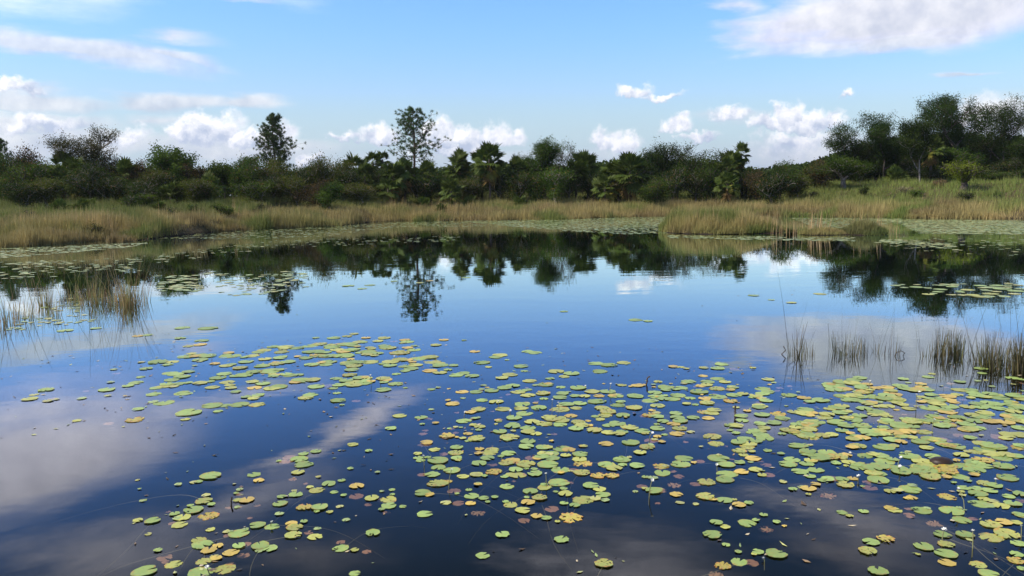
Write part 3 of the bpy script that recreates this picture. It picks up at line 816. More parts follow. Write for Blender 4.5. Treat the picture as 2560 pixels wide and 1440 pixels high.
for i, (px, top, D, sc, lab, n, dd) in enumerate(P):
    low = 'palmetto' in lab or 'low upright' in lab
    add_palm(px, D, lab, top=top-(9 if not low else 0), scale=sc, n=n, dead=dd, seed=i,
             kind='palmetto' if low else 'fan_palm', h=.2 if low else None, group='small palms on the grass' if low else 'fan palms along the far bank')

# ------------------------------------------------------------------ thicket: shrubs filling the treeline
protos = []
for s, (cl, leaf_, nl, op) in enumerate([(G_DARK, .15, 5200, .3), (G_MID, .16, 4600, .3), (G_OLIVE, .14, 4600, .28), (G_MID, .2, 3600, .3), (G_DARK, .13, 5600, .33), (G_RED, .14, 3800, .25), (G_BRIGHT, .17, 3800, .28)]):
    protos.append(tree_meshes('shrub', 200+s, 2.6, 1.5, nleaf=nl, leaf=leaf_, cols=cl, clump=op, trunk_frac=.22, tr=.07, low=True, levels=4, dead=.05 if s != 5 else .25, fill=.7,
                              bark='bark' if s % 2 else 'pale_bark'))
LOOK = ['dense dark green', 'leafy mid green', 'olive twiggy', 'large leaved green', 'very dark fine leaved', 'reddish brown dry', 'bright green']
# (px, py top, depth, prototype, where)
TH = [(-20, 395, 66, 1, 'at the left edge below the edge pine'), (45, 385, 66, 4, 'left of the first palms'), (90, 392, 67, 5, 'between the edge pine and the open purplish tree'),
      (30, 430, 60, 1, 'low at the left edge'), (95, 425, 60, 6, 'in front of the dry reddish shrub at the left'), (60, 460, 55, 0, 'at the grass edge on the far left'),
      (120, 455, 56, 2, 'beneath the left skirted palm'), (240, 400, 66, 4, 'behind the trunk of the open purplish tree'), (270, 392, 66, 5, 'right of the open purplish tree'),
      (230, 440, 59, 4, 'at the foot of the open purplish tree'), (285, 440, 59, 0, 'below the palm between the two left trees'), (345, 418, 62, 5, 'left of the rounded bright tree'),
      (375, 440, 59, 2, 'under the left side of the rounded bright tree'), (440, 430, 60, 0, 'under the rounded bright tree'), (480, 422, 62, 5, 'right of the rounded bright tree'),
      (345, 465, 55, 4, 'behind the round dark bush'), (470, 465, 56, 2, 'at the grass edge under the rounded tree'), (520, 462, 58, 1, 'left of the dark leaning trunk'),
      (610, 420, 62, 1, 'right of the deep green small tree'), (655, 418, 64, 2, 'below the dense conical pine'), (640, 455, 58, 6, 'at the grass edge below the dense pine'),
      (700, 415, 66, 2, 'under the dense pine trunk'), (745, 418, 66, 0, 'first right of the dense pine'), (790, 412, 66, 2, 'with pointed twigs left of the centre palms'),
      (690, 450, 60, 4, 'in the dark hollow right of the dense pine'), (745, 452, 60, 2, 'in the low olive thicket'), (790, 458, 59, 5, 'beside the upright leafy bush'),
      (840, 408, 70, 2, 'wispy on the skyline before the centre palms'), (880, 425, 68, 0, 'under the first centre palm'), (905, 455, 66, 2, 'arching over the grass left of the lone pine'),
      (950, 430, 70, 4, 'between the centre left palms'), (1000, 452, 72, 4, 'behind the lone pine trunk'), (1065, 440, 72, 0, 'right behind the lone pine trunk'),
      (1105, 432, 73, 1, 'under the lower palm by the pine'), (1150, 442, 71, 2, 'with thin stems under the pointed palm'), (1190, 440, 72, 4, 'in shade under the large skirted palm'),
      (1250, 432, 73, 4, 'right of the large skirted palm'), (1290, 440, 71, 0, 'at the foot of the tall green tree, left side'), (1345, 420, 70, 1, 'below the tall green tree'),
      (1390, 430, 69, 6, 'at the grass edge below the lacy tree'), (1420, 425, 72, 4, 'in shade below the lacy tree'), (1480, 428, 72, 4, 'under the broad palm'),
      (1550, 430, 72, 4, 'in shade between the skirted palms'), (1620, 420, 70, 4, 'left foot of the dark round tree'), (1680, 425, 68, 0, 'centre foot of the dark round tree'),
      (1740, 420, 68, 4, 'right foot of the dark round tree'), (1785, 425, 68, 1, 'before the gap palms, on the left'), (1640, 445, 66, 1, 'at the grass edge under the dark round tree'),
      (1860, 420, 69, 4, 'at the foot of the raised tip palm'), (1895, 428, 68, 5, 'right of the raised tip palm'), (1975, 432, 67, 5, 'under the low sparse tree'), (1930, 440, 64, 0, 'in the lowest part of the treeline gap'),
      (2030, 402, 70, 2, 'right of the low sparse tree'), (2060, 408, 69, 5, 'with brown foot beside the olive green tree'), (2000, 432, 66, 2, 'behind the brown weeds'),
      (2150, 405, 72, 0, 'below the narrow sparse tree'), (2190, 385, 76, 4, 'in the dark left part of the right grove'), (2240, 380, 76, 4, 'under the rounded lacy crown'),
      (2290, 385, 76, 4, 'behind the slender pale trunk'), (2340, 385, 76, 0, 'in the dark middle of the right grove'), (2390, 390, 76, 4, 'under the highest tree'),
      (2440, 385, 76, 4, 'right of the highest tree trunk'), (2490, 400, 72, 0, 'behind the yellow green bush'), (2540, 395, 70, 4, 'at the right edge of the grove'),
      (2200, 425, 73, 4, 'low in the left part of the right grove'), (2260, 428, 72, 4, 'low in the middle of the right grove'), (2335, 425, 70, 4, 'at the grass edge left of the yellow green bush'),
      (2460, 430, 66, 0, 'right behind the yellow green bush'), (2520, 435, 64, 1, 'at the right edge on the slope'), (2580, 420, 64, 0, 'past the right edge of the slope'),
      (-60, 400, 64, 0, 'half cut by the left edge')]
for j, (px, top, D, pr, where) in enumerate(TH):
    top -= (16 if j % 3 else 26) if px < 860 else 8
    H = height_for(px, top, D)
    e = add_tree('shrub', protos[pr], px, D, f'{LOOK[pr]} shrub {where}', 'shrub', 'shrubs of the treeline thicket', sx=1.0+.25*((j*7) % 5)/5, sz=H/2.6*[1.0, .92, 1.12, .86, 1.06, .95, .9][j % 7], rot=j*1.7)

# the wood behind them reads as one mass
N = 120000
R = np.random.default_rng(5)
X = np.where(R.random(N) < .3, R.uniform(30, 66, N), R.uniform(-62, 66, N)); Y = R.uniform(80, 98, N)
pxs = 1280+X/Y*F
topz = 1.2+.3*wob(X, Y*.0, .5, 3)+.35*wob(X, Y, 1.3, 8)+np.interp(pxs, [0, 300, 620, 800, 1200, 1700, 1800, 1900, 2020, 2120, 2250, 2560], [2.7, 2.3, 1.9, 1.4, 1.7, 1.9, 1.4, .3, .9, 2.2, 3.4, 3.4])
Z = ground_z(X, Y)+R.random(N)**.9*topz
V, f = leaf_quads(np.stack([X, Y, Z], 1), .42, R, .2, .7)
tb = R.random(N)[:, None]
c = np.array((.02, .03, .012))*(1-tb)+np.array((.055, .07, .025))*tb
tag(obj('woodland', mesh_np('woodland', V, [f], M['leaf'], c)), kind='stuff', cat='woodland', label='dark undergrowth filling the treeline behind the shrubs')

# low growth breaking the front of the grass: one small thing for each
WEED = [tree_meshes('weed', 400+k, .55, .6, nleaf=420, leaf=.1, cols=c_, clump=.13, trunk_frac=.2, tr=.02, low=True, fill=.6, levels=3) for k, c_ in enumerate((G_MID, G_OLIVE, G_BRIGHT, G_DARK))]
WL = ['leafy green', 'dull olive', 'bright green', 'dark green']
for k, (px, py, w_, where) in enumerate([(30, 560, 2, 'at the left edge of the straw grass'), (70, 548, 0, 'in the straw grass near the left edge'), (120, 535, 3, 'below the left palms'), (235, 586, 1, 'low in the tall left grass'),
        (300, 545, 1, 'under the round bush'), (430, 540, 0, 'between the round bush and the saplings'), (650, 532, 3, 'in the grass below the dense pine'), (720, 540, 1, 'near the shore below the olive thicket'),
        (790, 520, 2, 'before the upright leafy bush'), (905, 520, 0, 'left of the lone pine base'), (1180, 508, 1, 'right of the lone pine base'), (1250, 500, 3, 'under the large skirted palm'),
        (1505, 500, 2, 'in the bright grass of the centre'), (1560, 512, 0, 'near the shore before the wide palms'), (1655, 500, 2, 'before the dark round tree'), (1740, 506, 1, 'behind the left end of the spit'),
        (1830, 500, 0, 'behind the middle of the spit'), (2090, 510, 3, 'on the bank behind the islet'), (2215, 505, 1, 'on the lower right slope'), (2330, 512, 0, 'on the slope under the yellow green bush'), (2490, 500, 2, 'on the slope near the right edge')]):
    D = ground_depth(px, py); x, _ = at(px, py, D)
    e = empty('weed_bush', (x, D, float(ground_z(x, D))), k*1.9, .8+.5*((k*5) % 7)/7)
    tag(e, f'low {WL[w_]} weed bush {where}', 'bush', 'low weed bushes in the bank grass')
    obj('trunk', WEED[w_][0], e); obj('crown', WEED[w_][1], e)
# ------------------------------------------------------------------ lily pads
def pad_mat(name, c1, c2, c3, spot, thr=.62, trans=.12):
    m, t = material(name)
    tc = t.new('ShaderNodeTexCoord').outputs['Object']
    oi = t.new('ShaderNodeObjectInfo')
    off = t.v('SCALE', t.xyz(1, 1, 1), t.m('MULTIPLY', oi.outputs['Random'], 40.0))
    P = t.v('ADD', tc, off)
    n1, _ = t.noise(P, 1.1, 5, .6); n2, _ = t.noise(P, 4.5, 4, .6); n3, _ = t.noise(P, 9, 3, .6)
    a = t.new('ShaderNodeAttribute'); a.attribute_name = 'tint'
    col = t.mix(t.step(n1, .38, .62), c1, c2)
    col = t.mix(t.m('MULTIPLY', t.step(n2, .5, .66), .8), col, c3)
    sp = t.new('ShaderNodeSeparateXYZ'); t.l.new(tc, sp.inputs[0])
    # radial veins
    ang = t.m('ARCTAN2', sp.outputs[1], sp.outputs[0])
    vein = t.step(t.m('ABSOLUTE', t.m('SINE', t.m('MULTIPLY', ang, 7.5))), 0.0, .16)
    col = t.mix(t.m('MULTIPLY', vein, .12), t.mix(.12, col, (.45, .5, .2, 1)), col)
    col = t.mix(t.m('MULTIPLY', t.step(n3, thr, thr+.04), .9), col, spot)
    mul = t.mix(1.0, col, a.outputs['Color']); mul.node.blend_type = 'MULTIPLY'
    hs = t.new('ShaderNodeHueSaturation'); t.put(hs.inputs['Color'], mul)
    t.put(hs.inputs['Value'], t.m('ADD', .85, t.m('MULTIPLY', oi.outputs['Random'], .3)))
    p = principled(t, hs.outputs[0], .42, .45)
    b = t.new('ShaderNodeBump'); b.inputs['Strength'].default_value = .4; b.inputs['Distance'].default_value = .004
    t.l.new(n2, b.inputs['Height']); t.l.new(b.outputs[0], p.inputs['Normal'])
    tr = t.new('ShaderNodeBsdfTranslucent'); t.l.new(hs.outputs[0], tr.inputs[0])
    mx = t.new('ShaderNodeMixShader'); mx.inputs[0].default_value = trans
    t.l.new(p.outputs[0], mx.inputs[1]); t.l.new(tr.outputs[0], mx.inputs[2]); t.l.new(mx.outputs[0], t.out.inputs[0])
    return m
BR = (.10, .05, .03, 1)
PADM = {
    'g': pad_mat('pad_green', (.24, .355, .085, 1), (.29, .40, .10, 1), (.34, .38, .08, 1), (.10, .09, .03, 1), .70),
    'y': pad_mat('pad_yellow_green', (.36, .40, .09, 1), (.42, .42, .09, 1), (.46, .34, .08, 1), (.12, .07, .03, 1), .62),
    'o': pad_mat('pad_yellow', (.52, .40, .06, 1), (.46, .40, .07, 1), (.58, .30, .10, 1), (.16, .06, .03, 1), .58),
    'b': pad_mat('pad_dead', (.40, .22, .14, 1), (.30, .17, .11, 1), (.46, .28, .18, 1), (.10, .05, .04, 1), .60, .0),
}
stem_m, t = material('water_stem')
p = principled(t, (.13, .125, .07, 1), .6, .2); t.l.new(p.outputs[0], t.out.inputs[0])

def pad_mesh(name, seed, mat, ragged=0.0, holes=0, dead=0.0):
    """floating leaf of unit diameter with a notch, wavy rim and some missing bits; notch points along +x"""
    R = np.random.default_rng(seed)
    n = 30; rings = [0, .28, .55, .8, 1.0]
    half = math.radians(R.uniform(5, 15))
    th = np.linspace(half, 2*np.pi-half, n)
    rr = 1+.035*np.sin(th*3+seed)+.02*np.sin(th*7+seed*2)
    rr *= 1-.10*np.exp(-((th-half)/.25)**2)-.10*np.exp(-((th-2*np.pi+half)/.25)**2)
    rr += ragged*np.abs(R.normal(0, .5, n))*-.26
    if dead: rr *= 1-.35*dead*(R.random(n) < .3)
    asp = R.uniform(.86, 1.0)
    V = [(0.06, 0, 0)]; top = []
    for k, q in enumerate(rings[1:]):
        x = .06*(1-q)+.5*q*rr*np.cos(th); y = .5*q*rr*np.sin(th)*asp
        z = (.006*np.sin(th*2+seed)*q*q+R.normal(0, .003+.007*ragged, n)*q+(.008*R.random()*(q > .9))) 
        V += list(zip(x, y, z))
    F3 = [(0, 1+i, 2+i) for i in range(n-1)]; F4 = []
    for k in range(len(rings)-2):
        a = 1+k*n; b = a+n
        for i in range(n-1):
            F4.append((a+i, b+i, b+i+1, a+i+1))
    if holes:
        kill = set()
        for _ in range(holes):
            c = R.integers(0, len(F4))
            kill.add(c)
            if R.random() < .5: kill.add(min(c+1, len(F4)-1))
        F4 = [f for i, f in enumerate(F4) if i not in kill]
    # rim skirt: the pad's own thickness
    o = 1+(len(rings)-2)*n; m0 = len(V)
    V += [(V[o+i][0]*.985, V[o+i][1]*.985, -.02) for i in range(n)]
    V += [V[o+i] for i in range(n)]          # own copy of the rim, so the edge stays crisp
    edges = {frozenset(e) for f in F4 for e in zip(f, f[1:]+f[:1])}
    F4 += [(m0+n+i+1, m0+n+i, m0+i, m0+i+1) for i in range(n-1) if frozenset((o+i, o+i+1)) in edges]
    nf = len(F3)+len(F4)
    col = np.ones((nf, 3))*R.uniform(.93, 1.06, (nf, 1))
    if ragged or dead:
        rim = np.array([max(math.hypot(V[i][0], V[i][1]) for i in f) > .46 for f in F3+F4])
        ch = rim & (R.random(nf) < .35+.4*dead)
        col[ch] *= np.array((1.15, .72, .75))
    return mesh_np(name, V, [np.array(F3), np.array(F4)], PADM[mat], col, smooth=True)

PM = {'g': [pad_mesh('pad_green', i, 'g', .06) for i in range(1, 8)]+[pad_mesh('pad_green', 10+i, 'g', .4, 1+i % 3) for i in range(7)],
      'y': [pad_mesh('pad_yellow_green', 20+i, 'y', .5, 2+i % 3) for i in range(8)],
      'o': [pad_mesh('pad_yellow', 40+i, 'o', .7, 4, .5) for i in range(7)],
      'b': [pad_mesh('pad_dead', 60+i, 'b', 1.0, 8, 1.0) for i in range(6)]}
KIND = {'g': 'green', 'y': 'spotted yellowish', 'o': 'ragged orange', 'b': 'rotting brown'}

# read off the photograph: x, y, width in its pixels, kind
PADS = """
527 1191 58 g|497 1205 21 g|747 1149 52 g|760 1162 56 g|759 1135 28 g|790 1129 30 g|722 1134 35 b|715 1144 35 b|697 1153 15 g|635 1187 35 g|647 1202 29 o|745 1182 35 y|882 1112 30 y|922 1128 20 g|876 1172 18 g|822 1210 39 g|854 1202 21 g|792 1226 48 y|775 1219 20 y|892 1216 38 o|890 1230 38 b|836 1231 22 g|859 1239 18 g|927 1245 33 g|704 1243 25 g|739 1237 38 g|700 1260 44 g|761 1269 48 o|799 1269 48 g|792 1280 15 g|824 1281 19 y|617 1251 40 o|592 1252 22 y|600 1225 22 b|591 1234 15 g|510 1254 51 y|476 1265 18 g|529 1262 22 g|484 1276 56 g|436 1286 26 g|522 1290 59 o|457 1294 43 y|448 1313 41 y|430 1297 22 b|382 1303 44 g|345 1302 26 y|526 1325 24 y|598 1334 59 g|643 1314 46 g|681 1317 44 g|729 1310 33 o|737 1320 50 y|734 1339 53 y|760 1305 21 g|787 1343 38 y|497 1351 44 y|505 1362 62 g|545 1366 28 o|522 1377 40 o|597 1366 35 g|607 1376 33 b|577 1382 42 o|651 1366 50 g|675 1372 40 g|510 1404 48 y|540 1397 30 o|570 1402 40 b|395 1377 23 g|410 1382 40 b|434 1411 51 y|362 1430 70 g|500 1432 75 g|562 1424 64 y|425 1437 45 b|852 1372 48 g|887 1376 23 y|916 1367 25 b|887 1436 30 g
980 1225 18 g|1056 1233 47 g|930 1246 38 y|971 1249 50 y|957 1240 30 b|981 1237 15 g|972 1265 42 g|954 1275 18 g|1007 1267 20 g|1062 1286 42 g|932 1334 45 g|1256 1337 38 g|1404 1350 39 g|1207 1390 38 g|1510 1410 54 y|1081 1187 40 g|1094 1209 62 y|1135 1217 35 b|1172 1225 19 g|1180 1241 40 g|1142 1235 14 g|1146 1247 33 b|1177 1259 28 o|1195 1266 45 b|1209 1246 28 g|1237 1244 20 g|1219 1256 15 g|1157 1192 33 y|1191 1187 36 y|1211 1191 18 g|1234 1180 50 o|1261 1192 23 g|1289 1175 38 g|1295 1189 43 y|1316 1172 15 g|1335 1174 20 g|1337 1185 40 g|1401 1175 56 g|1267 1217 38 g|1397 1207 60 g|1360 1213 20 g|1362 1219 45 y|1362 1204 20 b|1420 1197 28 b|1326 1229 45 g|1409 1223 22 g|1414 1235 38 y|1389 1230 15 g|1349 1245 45 y|1317 1245 16 g|1320 1257 38 o|1277 1262 45 y|1264 1255 18 g|1307 1277 41 y|1310 1290 33 b|1342 1291 31 o|1366 1296 28 g|1427 1295 75 o|1394 1305 15 y|1379 1261 38 b|1410 1259 23 g|1437 1264 29 g|1459 1250 65 y|1507 1237 45 g|1500 1224 35 y|1477 1215 43 g|1495 1190 48 o|1455 1182 50 y|1530 1190 45 o
999 1040 36 y|1053 1044 33 g|1056 1061 15 g|1089 1058 19 o|977 1072 31 g|1123 1072 13 g|1132 1010 39 o|1197 1024 45 y|1177 1031 30 o|1159 1053 41 g|1185 1047 18 g|1152 1069 12 g|1062 1095 48 b|1067 1107 35 o|1117 1090 50 o|1192 1097 52 y|1157 1096 20 y|1250 1079 44 g|1281 1066 43 g|1320 1070 40 g|1320 1080 38 y|1275 1094 62 y|1320 1104 41 g|1316 1117 43 g|1357 1119 38 g|1406 1122 54 g|1377 1134 48 g|1380 1146 40 g|1370 1162 60 g|1230 1125 45 y|1225 1132 50 y|1196 1134 23 o|1271 1134 41 g|1252 1141 19 g|1140 1132 48 y|1044 1135 24 y|1046 1145 27 g|1095 1152 60 g|1141 1146 30 g|1146 1151 20 y|1096 1169 45 g|1130 1177 48 g|1051 1152 25 g|1069 1144 19 g|1197 1159 41 g|1266 1157 50 y|1282 1151 38 o|1315 1161 59 y|1327 1135 33 b|1345 1145 30 o|1230 1152 28 b|1414 1139 28 y|1451 1137 48 g|1449 1149 40 y|1457 1159 58 o|1435 1166 33 b|1554 1149 54 g|1517 1162 53 y|1535 1171 43 y|1557 1163 24 g|1515 1110 38 o|1577 1107 50 g|1521 1082 38 y|1547 1085 35 y|1555 1080 33 g|1440 1072 41 g|1485 1076 50 y|1445 1056 45 y|1455 1064 38 y|1522 1064 33 g|1542 1059 43 g|1570 1067 50 y|1330 1055 43 y|1360 1060 50 y|1385 1046 63 y|1405 1052 40 y|1427 1040 34 o|1370 1044 38 y|1400 1062 38 g|1285 1045 43 g|1311 1034 48 g|1302 1021 38 y|1347 1020 50 g|1306 1011 43 g|1257 1023 41 y|1240 1005 40 y|1205 1001 33 g|1400 1024 60 y|1400 994 40 g|1406 984 37 g|1357 984 45 y|1320 989 40 y|1295 980 40 y|1262 970 40 g|1229 977 40 g|1190 980 35 g|1155 980 35 o|1282 965 38 g|1445 970 47 g|1480 979 42 y|1520 979 43 g|1539 990 48 g|1497 990 30 o|1462 991 30 y|1437 990 28 g|1585 990 38 g|1492 1004 55 g|1450 1009 38 g|1417 1011 40 g|1546 1013 45 g|1505 1021 48 y|1520 1030 50 y|1512 1039 45 y|1557 1039 44 g|1585 1020 40 y
1592 1165 42 g|1652 1166 50 o|1701 1161 58 g|1735 1157 18 o|1656 1183 50 g|1697 1181 29 b|1613 1193 20 g|1685 1201 45 b|1766 1205 56 y|1738 1200 28 b|1817 1186 62 g|1812 1200 50 g|1854 1180 38 o|1889 1175 36 y|1922 1177 32 b|1905 1188 26 y|1817 1163 46 g|1849 1157 29 g|1796 1146 62 g|1635 1228 50 g|1612 1222 18 y|1691 1237 34 o|1644 1214 56 b|1764 1242 55 y|1811 1251 42 g|1847 1263 36 o|1872 1258 26 g|1836 1249 15 y|1909 1288 23 g|1790 1307 34 g|1814 1318 27 y|1868 1309 53 g|1914 1306 45 b|1889 1302 19 g|1942 1306 22 g|1961 1316 13 o|1781 1338 56 g|1815 1363 22 g|1846 1381 19 g|1895 1381 31 g|1885 1387 15 y|1879 1394 38 b|1941 1386 61 g|1848 1405 50 g|1807 1415 50 o|1790 1412 45 b|1982 1224 23 g|2021 1222 40 o|2021 1237 15 y|1999 1179 43 g|2025 1191 30 g|1969 1161 54 g|2032 1176 30 g|2017 1160 38 g
1992 1115 50 g|2020 1129 50 g|2067 1131 50 g|2050 1144 68 g|1980 1149 42 g|2027 1152 35 y|2040 1176 40 g|2162 1140 46 g|2089 1158 29 g|2142 1163 31 g|2115 1165 15 y|2212 1154 56 g|2231 1149 31 g|2221 1169 49 o|2077 1185 40 b|2070 1199 36 g|2055 1202 25 g|2105 1199 35 g|2132 1197 28 o|2114 1212 53 y|2175 1209 38 b|2185 1184 48 y|2195 1200 65 g|2156 1217 13 g|2070 1227 50 b|2225 1229 30 y|2276 1224 60 g|2305 1170 50 g|2365 1172 65 o|2411 1167 61 g|2375 1158 19 g|2325 1192 63 y|2367 1193 28 o|2400 1192 48 g|2420 1203 19 g|2384 1207 16 g|2519 1195 58 g|2462 1166 40 g|2507 1166 58 g|2369 1242 55 o|2410 1220 32 g|2462 1209 48 y|2487 1215 40 g|2442 1222 33 g|2475 1227 37 g|2445 1236 50 g|2402 1230 20 y|2451 1260 63 g|2460 1249 30 y|2502 1265 43 y|2522 1242 33 g|2532 1259 48 g|2550 1236 38 g|2105 1282 29 g|2124 1291 20 y|2159 1279 26 g|2236 1276 37 y|2304 1277 56 g|2337 1295 50 b|2380 1278 64 g|2405 1301 50 g|2476 1312 60 y|2510 1306 42 o|2540 1307 30 y|2547 1287 32 g|2476 1344 70 y|2517 1336 72 y|2545 1359 38 g|2412 1338 48 g|2355 1337 50 g|2309 1367 56 g|2366 1362 49 y|2365 1385 62 g|2367 1407 43 o|2295 1387 14 y|2215 1349 50 o|2177 1356 43 g|2170 1379 53 y|2195 1429 56 g|2445 1412 48 y|2472 1435 55 g|2542 1387 35 g|2540 1402 48 o|2555 1422 25 g
1701 918 22 y|1683 917 26 o|1716 922 18 y|1760 920 26 y|1794 921 38 g|1804 911 38 g|1837 916 26 b|1882 920 18 y|1757 940 26 o|1795 947 44 g|1768 955 38 g|1722 955 38 g|1645 955 24 y|1634 962 14 g|1665 968 48 g|1702 970 36 g|1812 955 32 y|1752 965 30 o|1832 968 34 g|1749 980 54 g|1792 972 46 y|1826 975 26 o|1637 982 38 g|1640 992 42 g|1589 991 42 g|1624 1002 47 g|1695 989 42 g|1682 998 44 g|1725 996 28 g|1793 992 56 g|1835 988 42 g|1858 985 30 y|1762 996 34 o|1827 1003 46 o|1769 1008 46 y|1717 1010 24 y|1738 1012 20 g|1890 990 36 y|1915 1002 36 g|1900 1015 42 y|1906 972 46 g|1973 988 46 g|1921 949 34 y|1950 963 20 b|2010 995 34 o|1630 1026 20 o|1644 1015 40 y|1587 1020 48 y|1625 1038 46 o|1690 1034 36 g|1694 1045 40 g|1700 1053 46 g|1684 1060 36 o|1733 1045 34 g|1770 1046 34 o|1763 1030 46 o|1785 1026 40 y|1868 1028 22 o|1854 1041 36 g|1856 1052 34 g|1900 1060 34 g|1830 1064 44 g|1643 1071 42 g|1642 1061 18 g|1699 1071 46 y|1693 1085 40 o|1606 1078 42 g|1578 1070 40 y|1661 1087 18 g|1630 1093 40 b|1825 1076 18 g|1840 1083 24 g|1781 1092 56 y|1791 1110 48 y|1864 1098 42 g|1845 1106 44 g|1868 1118 44 y|1848 1127 44 y|1913 1096 48 g|1886 1077 34 g|1895 1085 32 g|1880 1082 30 g|1910 1070 36 y|1904 1078 28 y|1919 1127 24 g|1915 1152 30 b|1890 1145 40 b|1580 1108 44 g|1618 1118 46 y|1600 1132 34 y|1710 1146 52 g|1750 1144 26 b|1969 1076 46 y|1986 1080 44 o|1946 1035 46 o|1957 1046 46 g|1985 1030 36 y|1990 1062 30 g|1935 1058 40 g|1952 1135 20 g|1955 1085 22 g|2020 1060 70 g|2012 1083 50 g
340 957 40 g|320 965 30 g|352 943 24 g|312 991 12 o|345 1023 30 g|337 1050 56 o|384 986 40 g|410 1007 58 g|460 983 54 g|472 1032 70 g|464 1049 24 y|545 1029 26 g|530 1014 58 g|565 1014 34 g|600 1012 52 g|643 1012 50 y|636 970 38 o|695 968 52 g|698 925 28 g|615 993 28 g|645 988 34 g|635 996 34 y|390 970 34 g|420 965 42 y|445 960 36 g|430 950 40 g|455 942 46 g|500 958 40 y|365 922 34 g|395 905 60 g|430 905 36 y|425 933 44 g|470 930 34 g|500 900 40 g|520 890 52 g|545 945 50 g|560 935 40 g|590 940 36 g|600 920 46 y|575 890 60 g|470 890 66 g|500 888 40 g|630 890 44 y|650 880 46 g|615 905 40 g|655 915 44 g|610 938 50 g|635 930 44 g|675 928 60 g|690 910 48 y|700 895 40 g|720 905 40 g|725 938 44 g|740 955 40 o|750 950 48 g|705 880 46 y|740 870 50 g|715 868 40 y|660 876 40 y|790 845 20 g|868 841 26 y|885 835 26 y|835 845 36 g|915 845 26 o|775 865 48 g|800 860 44 y|830 868 50 g|870 860 54 g|900 855 40 y|960 845 36 y|985 848 22 b|945 853 30 y|1018 855 36 g|1012 850 30 o|970 870 50 y|1018 870 30 o|1035 875 36 g|1000 882 60 y|920 880 46 g|880 875 50 g|860 890 60 g|820 890 50 y|790 880 56 g|765 895 44 g|820 905 50 g|880 905 44 g|925 905 56 g|800 890 48 y|780 912 40 g|815 912 34 g|885 915 50 y|880 925 40 g|875 938 46 y|900 945 40 g|865 952 40 g|820 953 46 b|915 953 36 g|965 950 34 o|990 960 46 g|848 963 36 g|885 963 42 y|958 975 44 g|790 967 44 g|760 953 36 g|777 987 40 g|765 995 46 y|846 1002 46 g|842 983 22 g|855 1013 14 g|890 995 24 b|1013 970 14 g|1078 974 22 g|1095 969 14 g|975 905 44 y|1000 900 50 y|1015 915 46 g|1028 922 40 g|1045 897 50 g|1075 893 56 y|1080 905 52 y|1100 912 40 g|1100 932 36 y|1120 925 24 g|1140 938 40 g|1158 933 36 g|1180 940 38 g|1133 914 28 g|1090 863 30 y|1110 850 26 o|1160 851 14 g|1187 879 30 o|1205 907 48 g|1240 893 38 g|1250 888 40 y|1268 900 14 g|1303 916 40 g|1319 879 34 g|1338 882 38 g|1221 918 20 y|1490 909 42 g|1523 913 48 g|1559 907 38 y|1498 929 46 g|1390 929 42 y|1428 934 42 g|1410 942 30 y|1375 947 26 g|1311 928 20 g|1255 945 36 y|1275 937 40 y|1325 953 38 y|1365 962 46 g|1370 960 24 o|1155 932 20 g
115 975 46 g|75 998 40 y|130 990 26 b|268 975 42 g|193 1052 24 y|270 990 18 y|455 820 38 g|520 821 56 g|345 840 30 o|370 838 26 g|450 846 30 g|505 852 36 g|500 862 34 o|470 866 28 y|163 827 40 g|240 821 30 g
2135 950 40 g|2150 945 36 g|2452 922 34 g|2455 934 24 g|2530 946 34 g|2555 949 28 g|2258 948 28 g|2320 943 30 g|2330 935 20 y|2105 955 50 g|2095 965 44 g|2155 970 40 g|2110 972 44 o|2160 980 50 o|2085 975 44 g|2105 990 46 g|2150 992 40 g|2185 992 48 g|2130 1000 44 g|2160 1005 34 g|2100 1032 40 g|2135 1050 44 g|2115 1065 42 g|2160 1022 40 g|2190 1030 44 g|2155 1095 42 o|2170 1080 46 y|2235 1000 60 g|2250 965 38 g|2265 972 40 g|2302 960 30 o|2305 968 32 o|2400 955 30 g|2428 975 34 g|2435 983 36 g|2475 985 40 g|2495 988 28 y|2358 988 34 b|2370 1000 40 o|2345 1000 46 g|2325 1020 60 g|2420 1017 42 y|2470 1007 36 g|2525 1005 32 g|2440 1010 36 g|2500 1022 40 g|2445 1042 44 g|2550 1042 40 g|2530 1050 46 y|2395 1045 50 g|2360 1050 46 g|2370 1062 46 y|2280 1055 56 y|2250 1065 60 g|2365 1062 40 g|2355 1065 44 g|2415 1075 40 o|2400 1080 34 b|2500 1085 44 b|2270 1080 44 o|2250 1090 48 g|2310 1080 50 y|2200 1085 46 g|2230 1100 44 g|2300 1105 48 g|2340 1100 50 y|2370 1115 46 o|2425 1095 34 g|2480 1115 60 g|2495 1120 48 g|2440 1130 46 y|2505 1145 56 g|2540 1140 40 g|2550 1115 36 g
2430 738 36 y|2450 742 40 y|2475 735 40 y|2400 729 24 g|2350 724 34 g|2320 736 30 y|2505 722 44 g|2540 728 40 g|2290 718 34 g|2380 717 30 g|2420 725 36 y|1978 757 28 y|1928 750 18 g|1885 739 30 g|2345 730 30 g|2450 714 30 g|2490 714 34 g|1050 707 22 y|1075 702 20 o|1165 694 26 g|985 703 20 g|925 713 30 g|870 715 34 g|905 722 26 g|1590 800 40 g|1620 803 26 g|1410 779 22 g|2050 735 34 y
"""
pads = []
for ln in PADS.replace('\n', '|').split('|'):
    q = ln.split()
    if len(q) == 4: pads.append((float(q[0]), float(q[1]), float(q[2]), q[3], True))

def in_poly(x, y, P):
    ok = np.zeros(len(x), bool); n = len(P)
    for i in range(n):
        x1, y1 = P[i]; x2, y2 = P[(i+1) % n]
        c = ((y1 > y) != (y2 > y)) & (x < (x2-x1)*(y-y1)/(y2-y1+1e-9)+x1)
        ok ^= c
    return ok

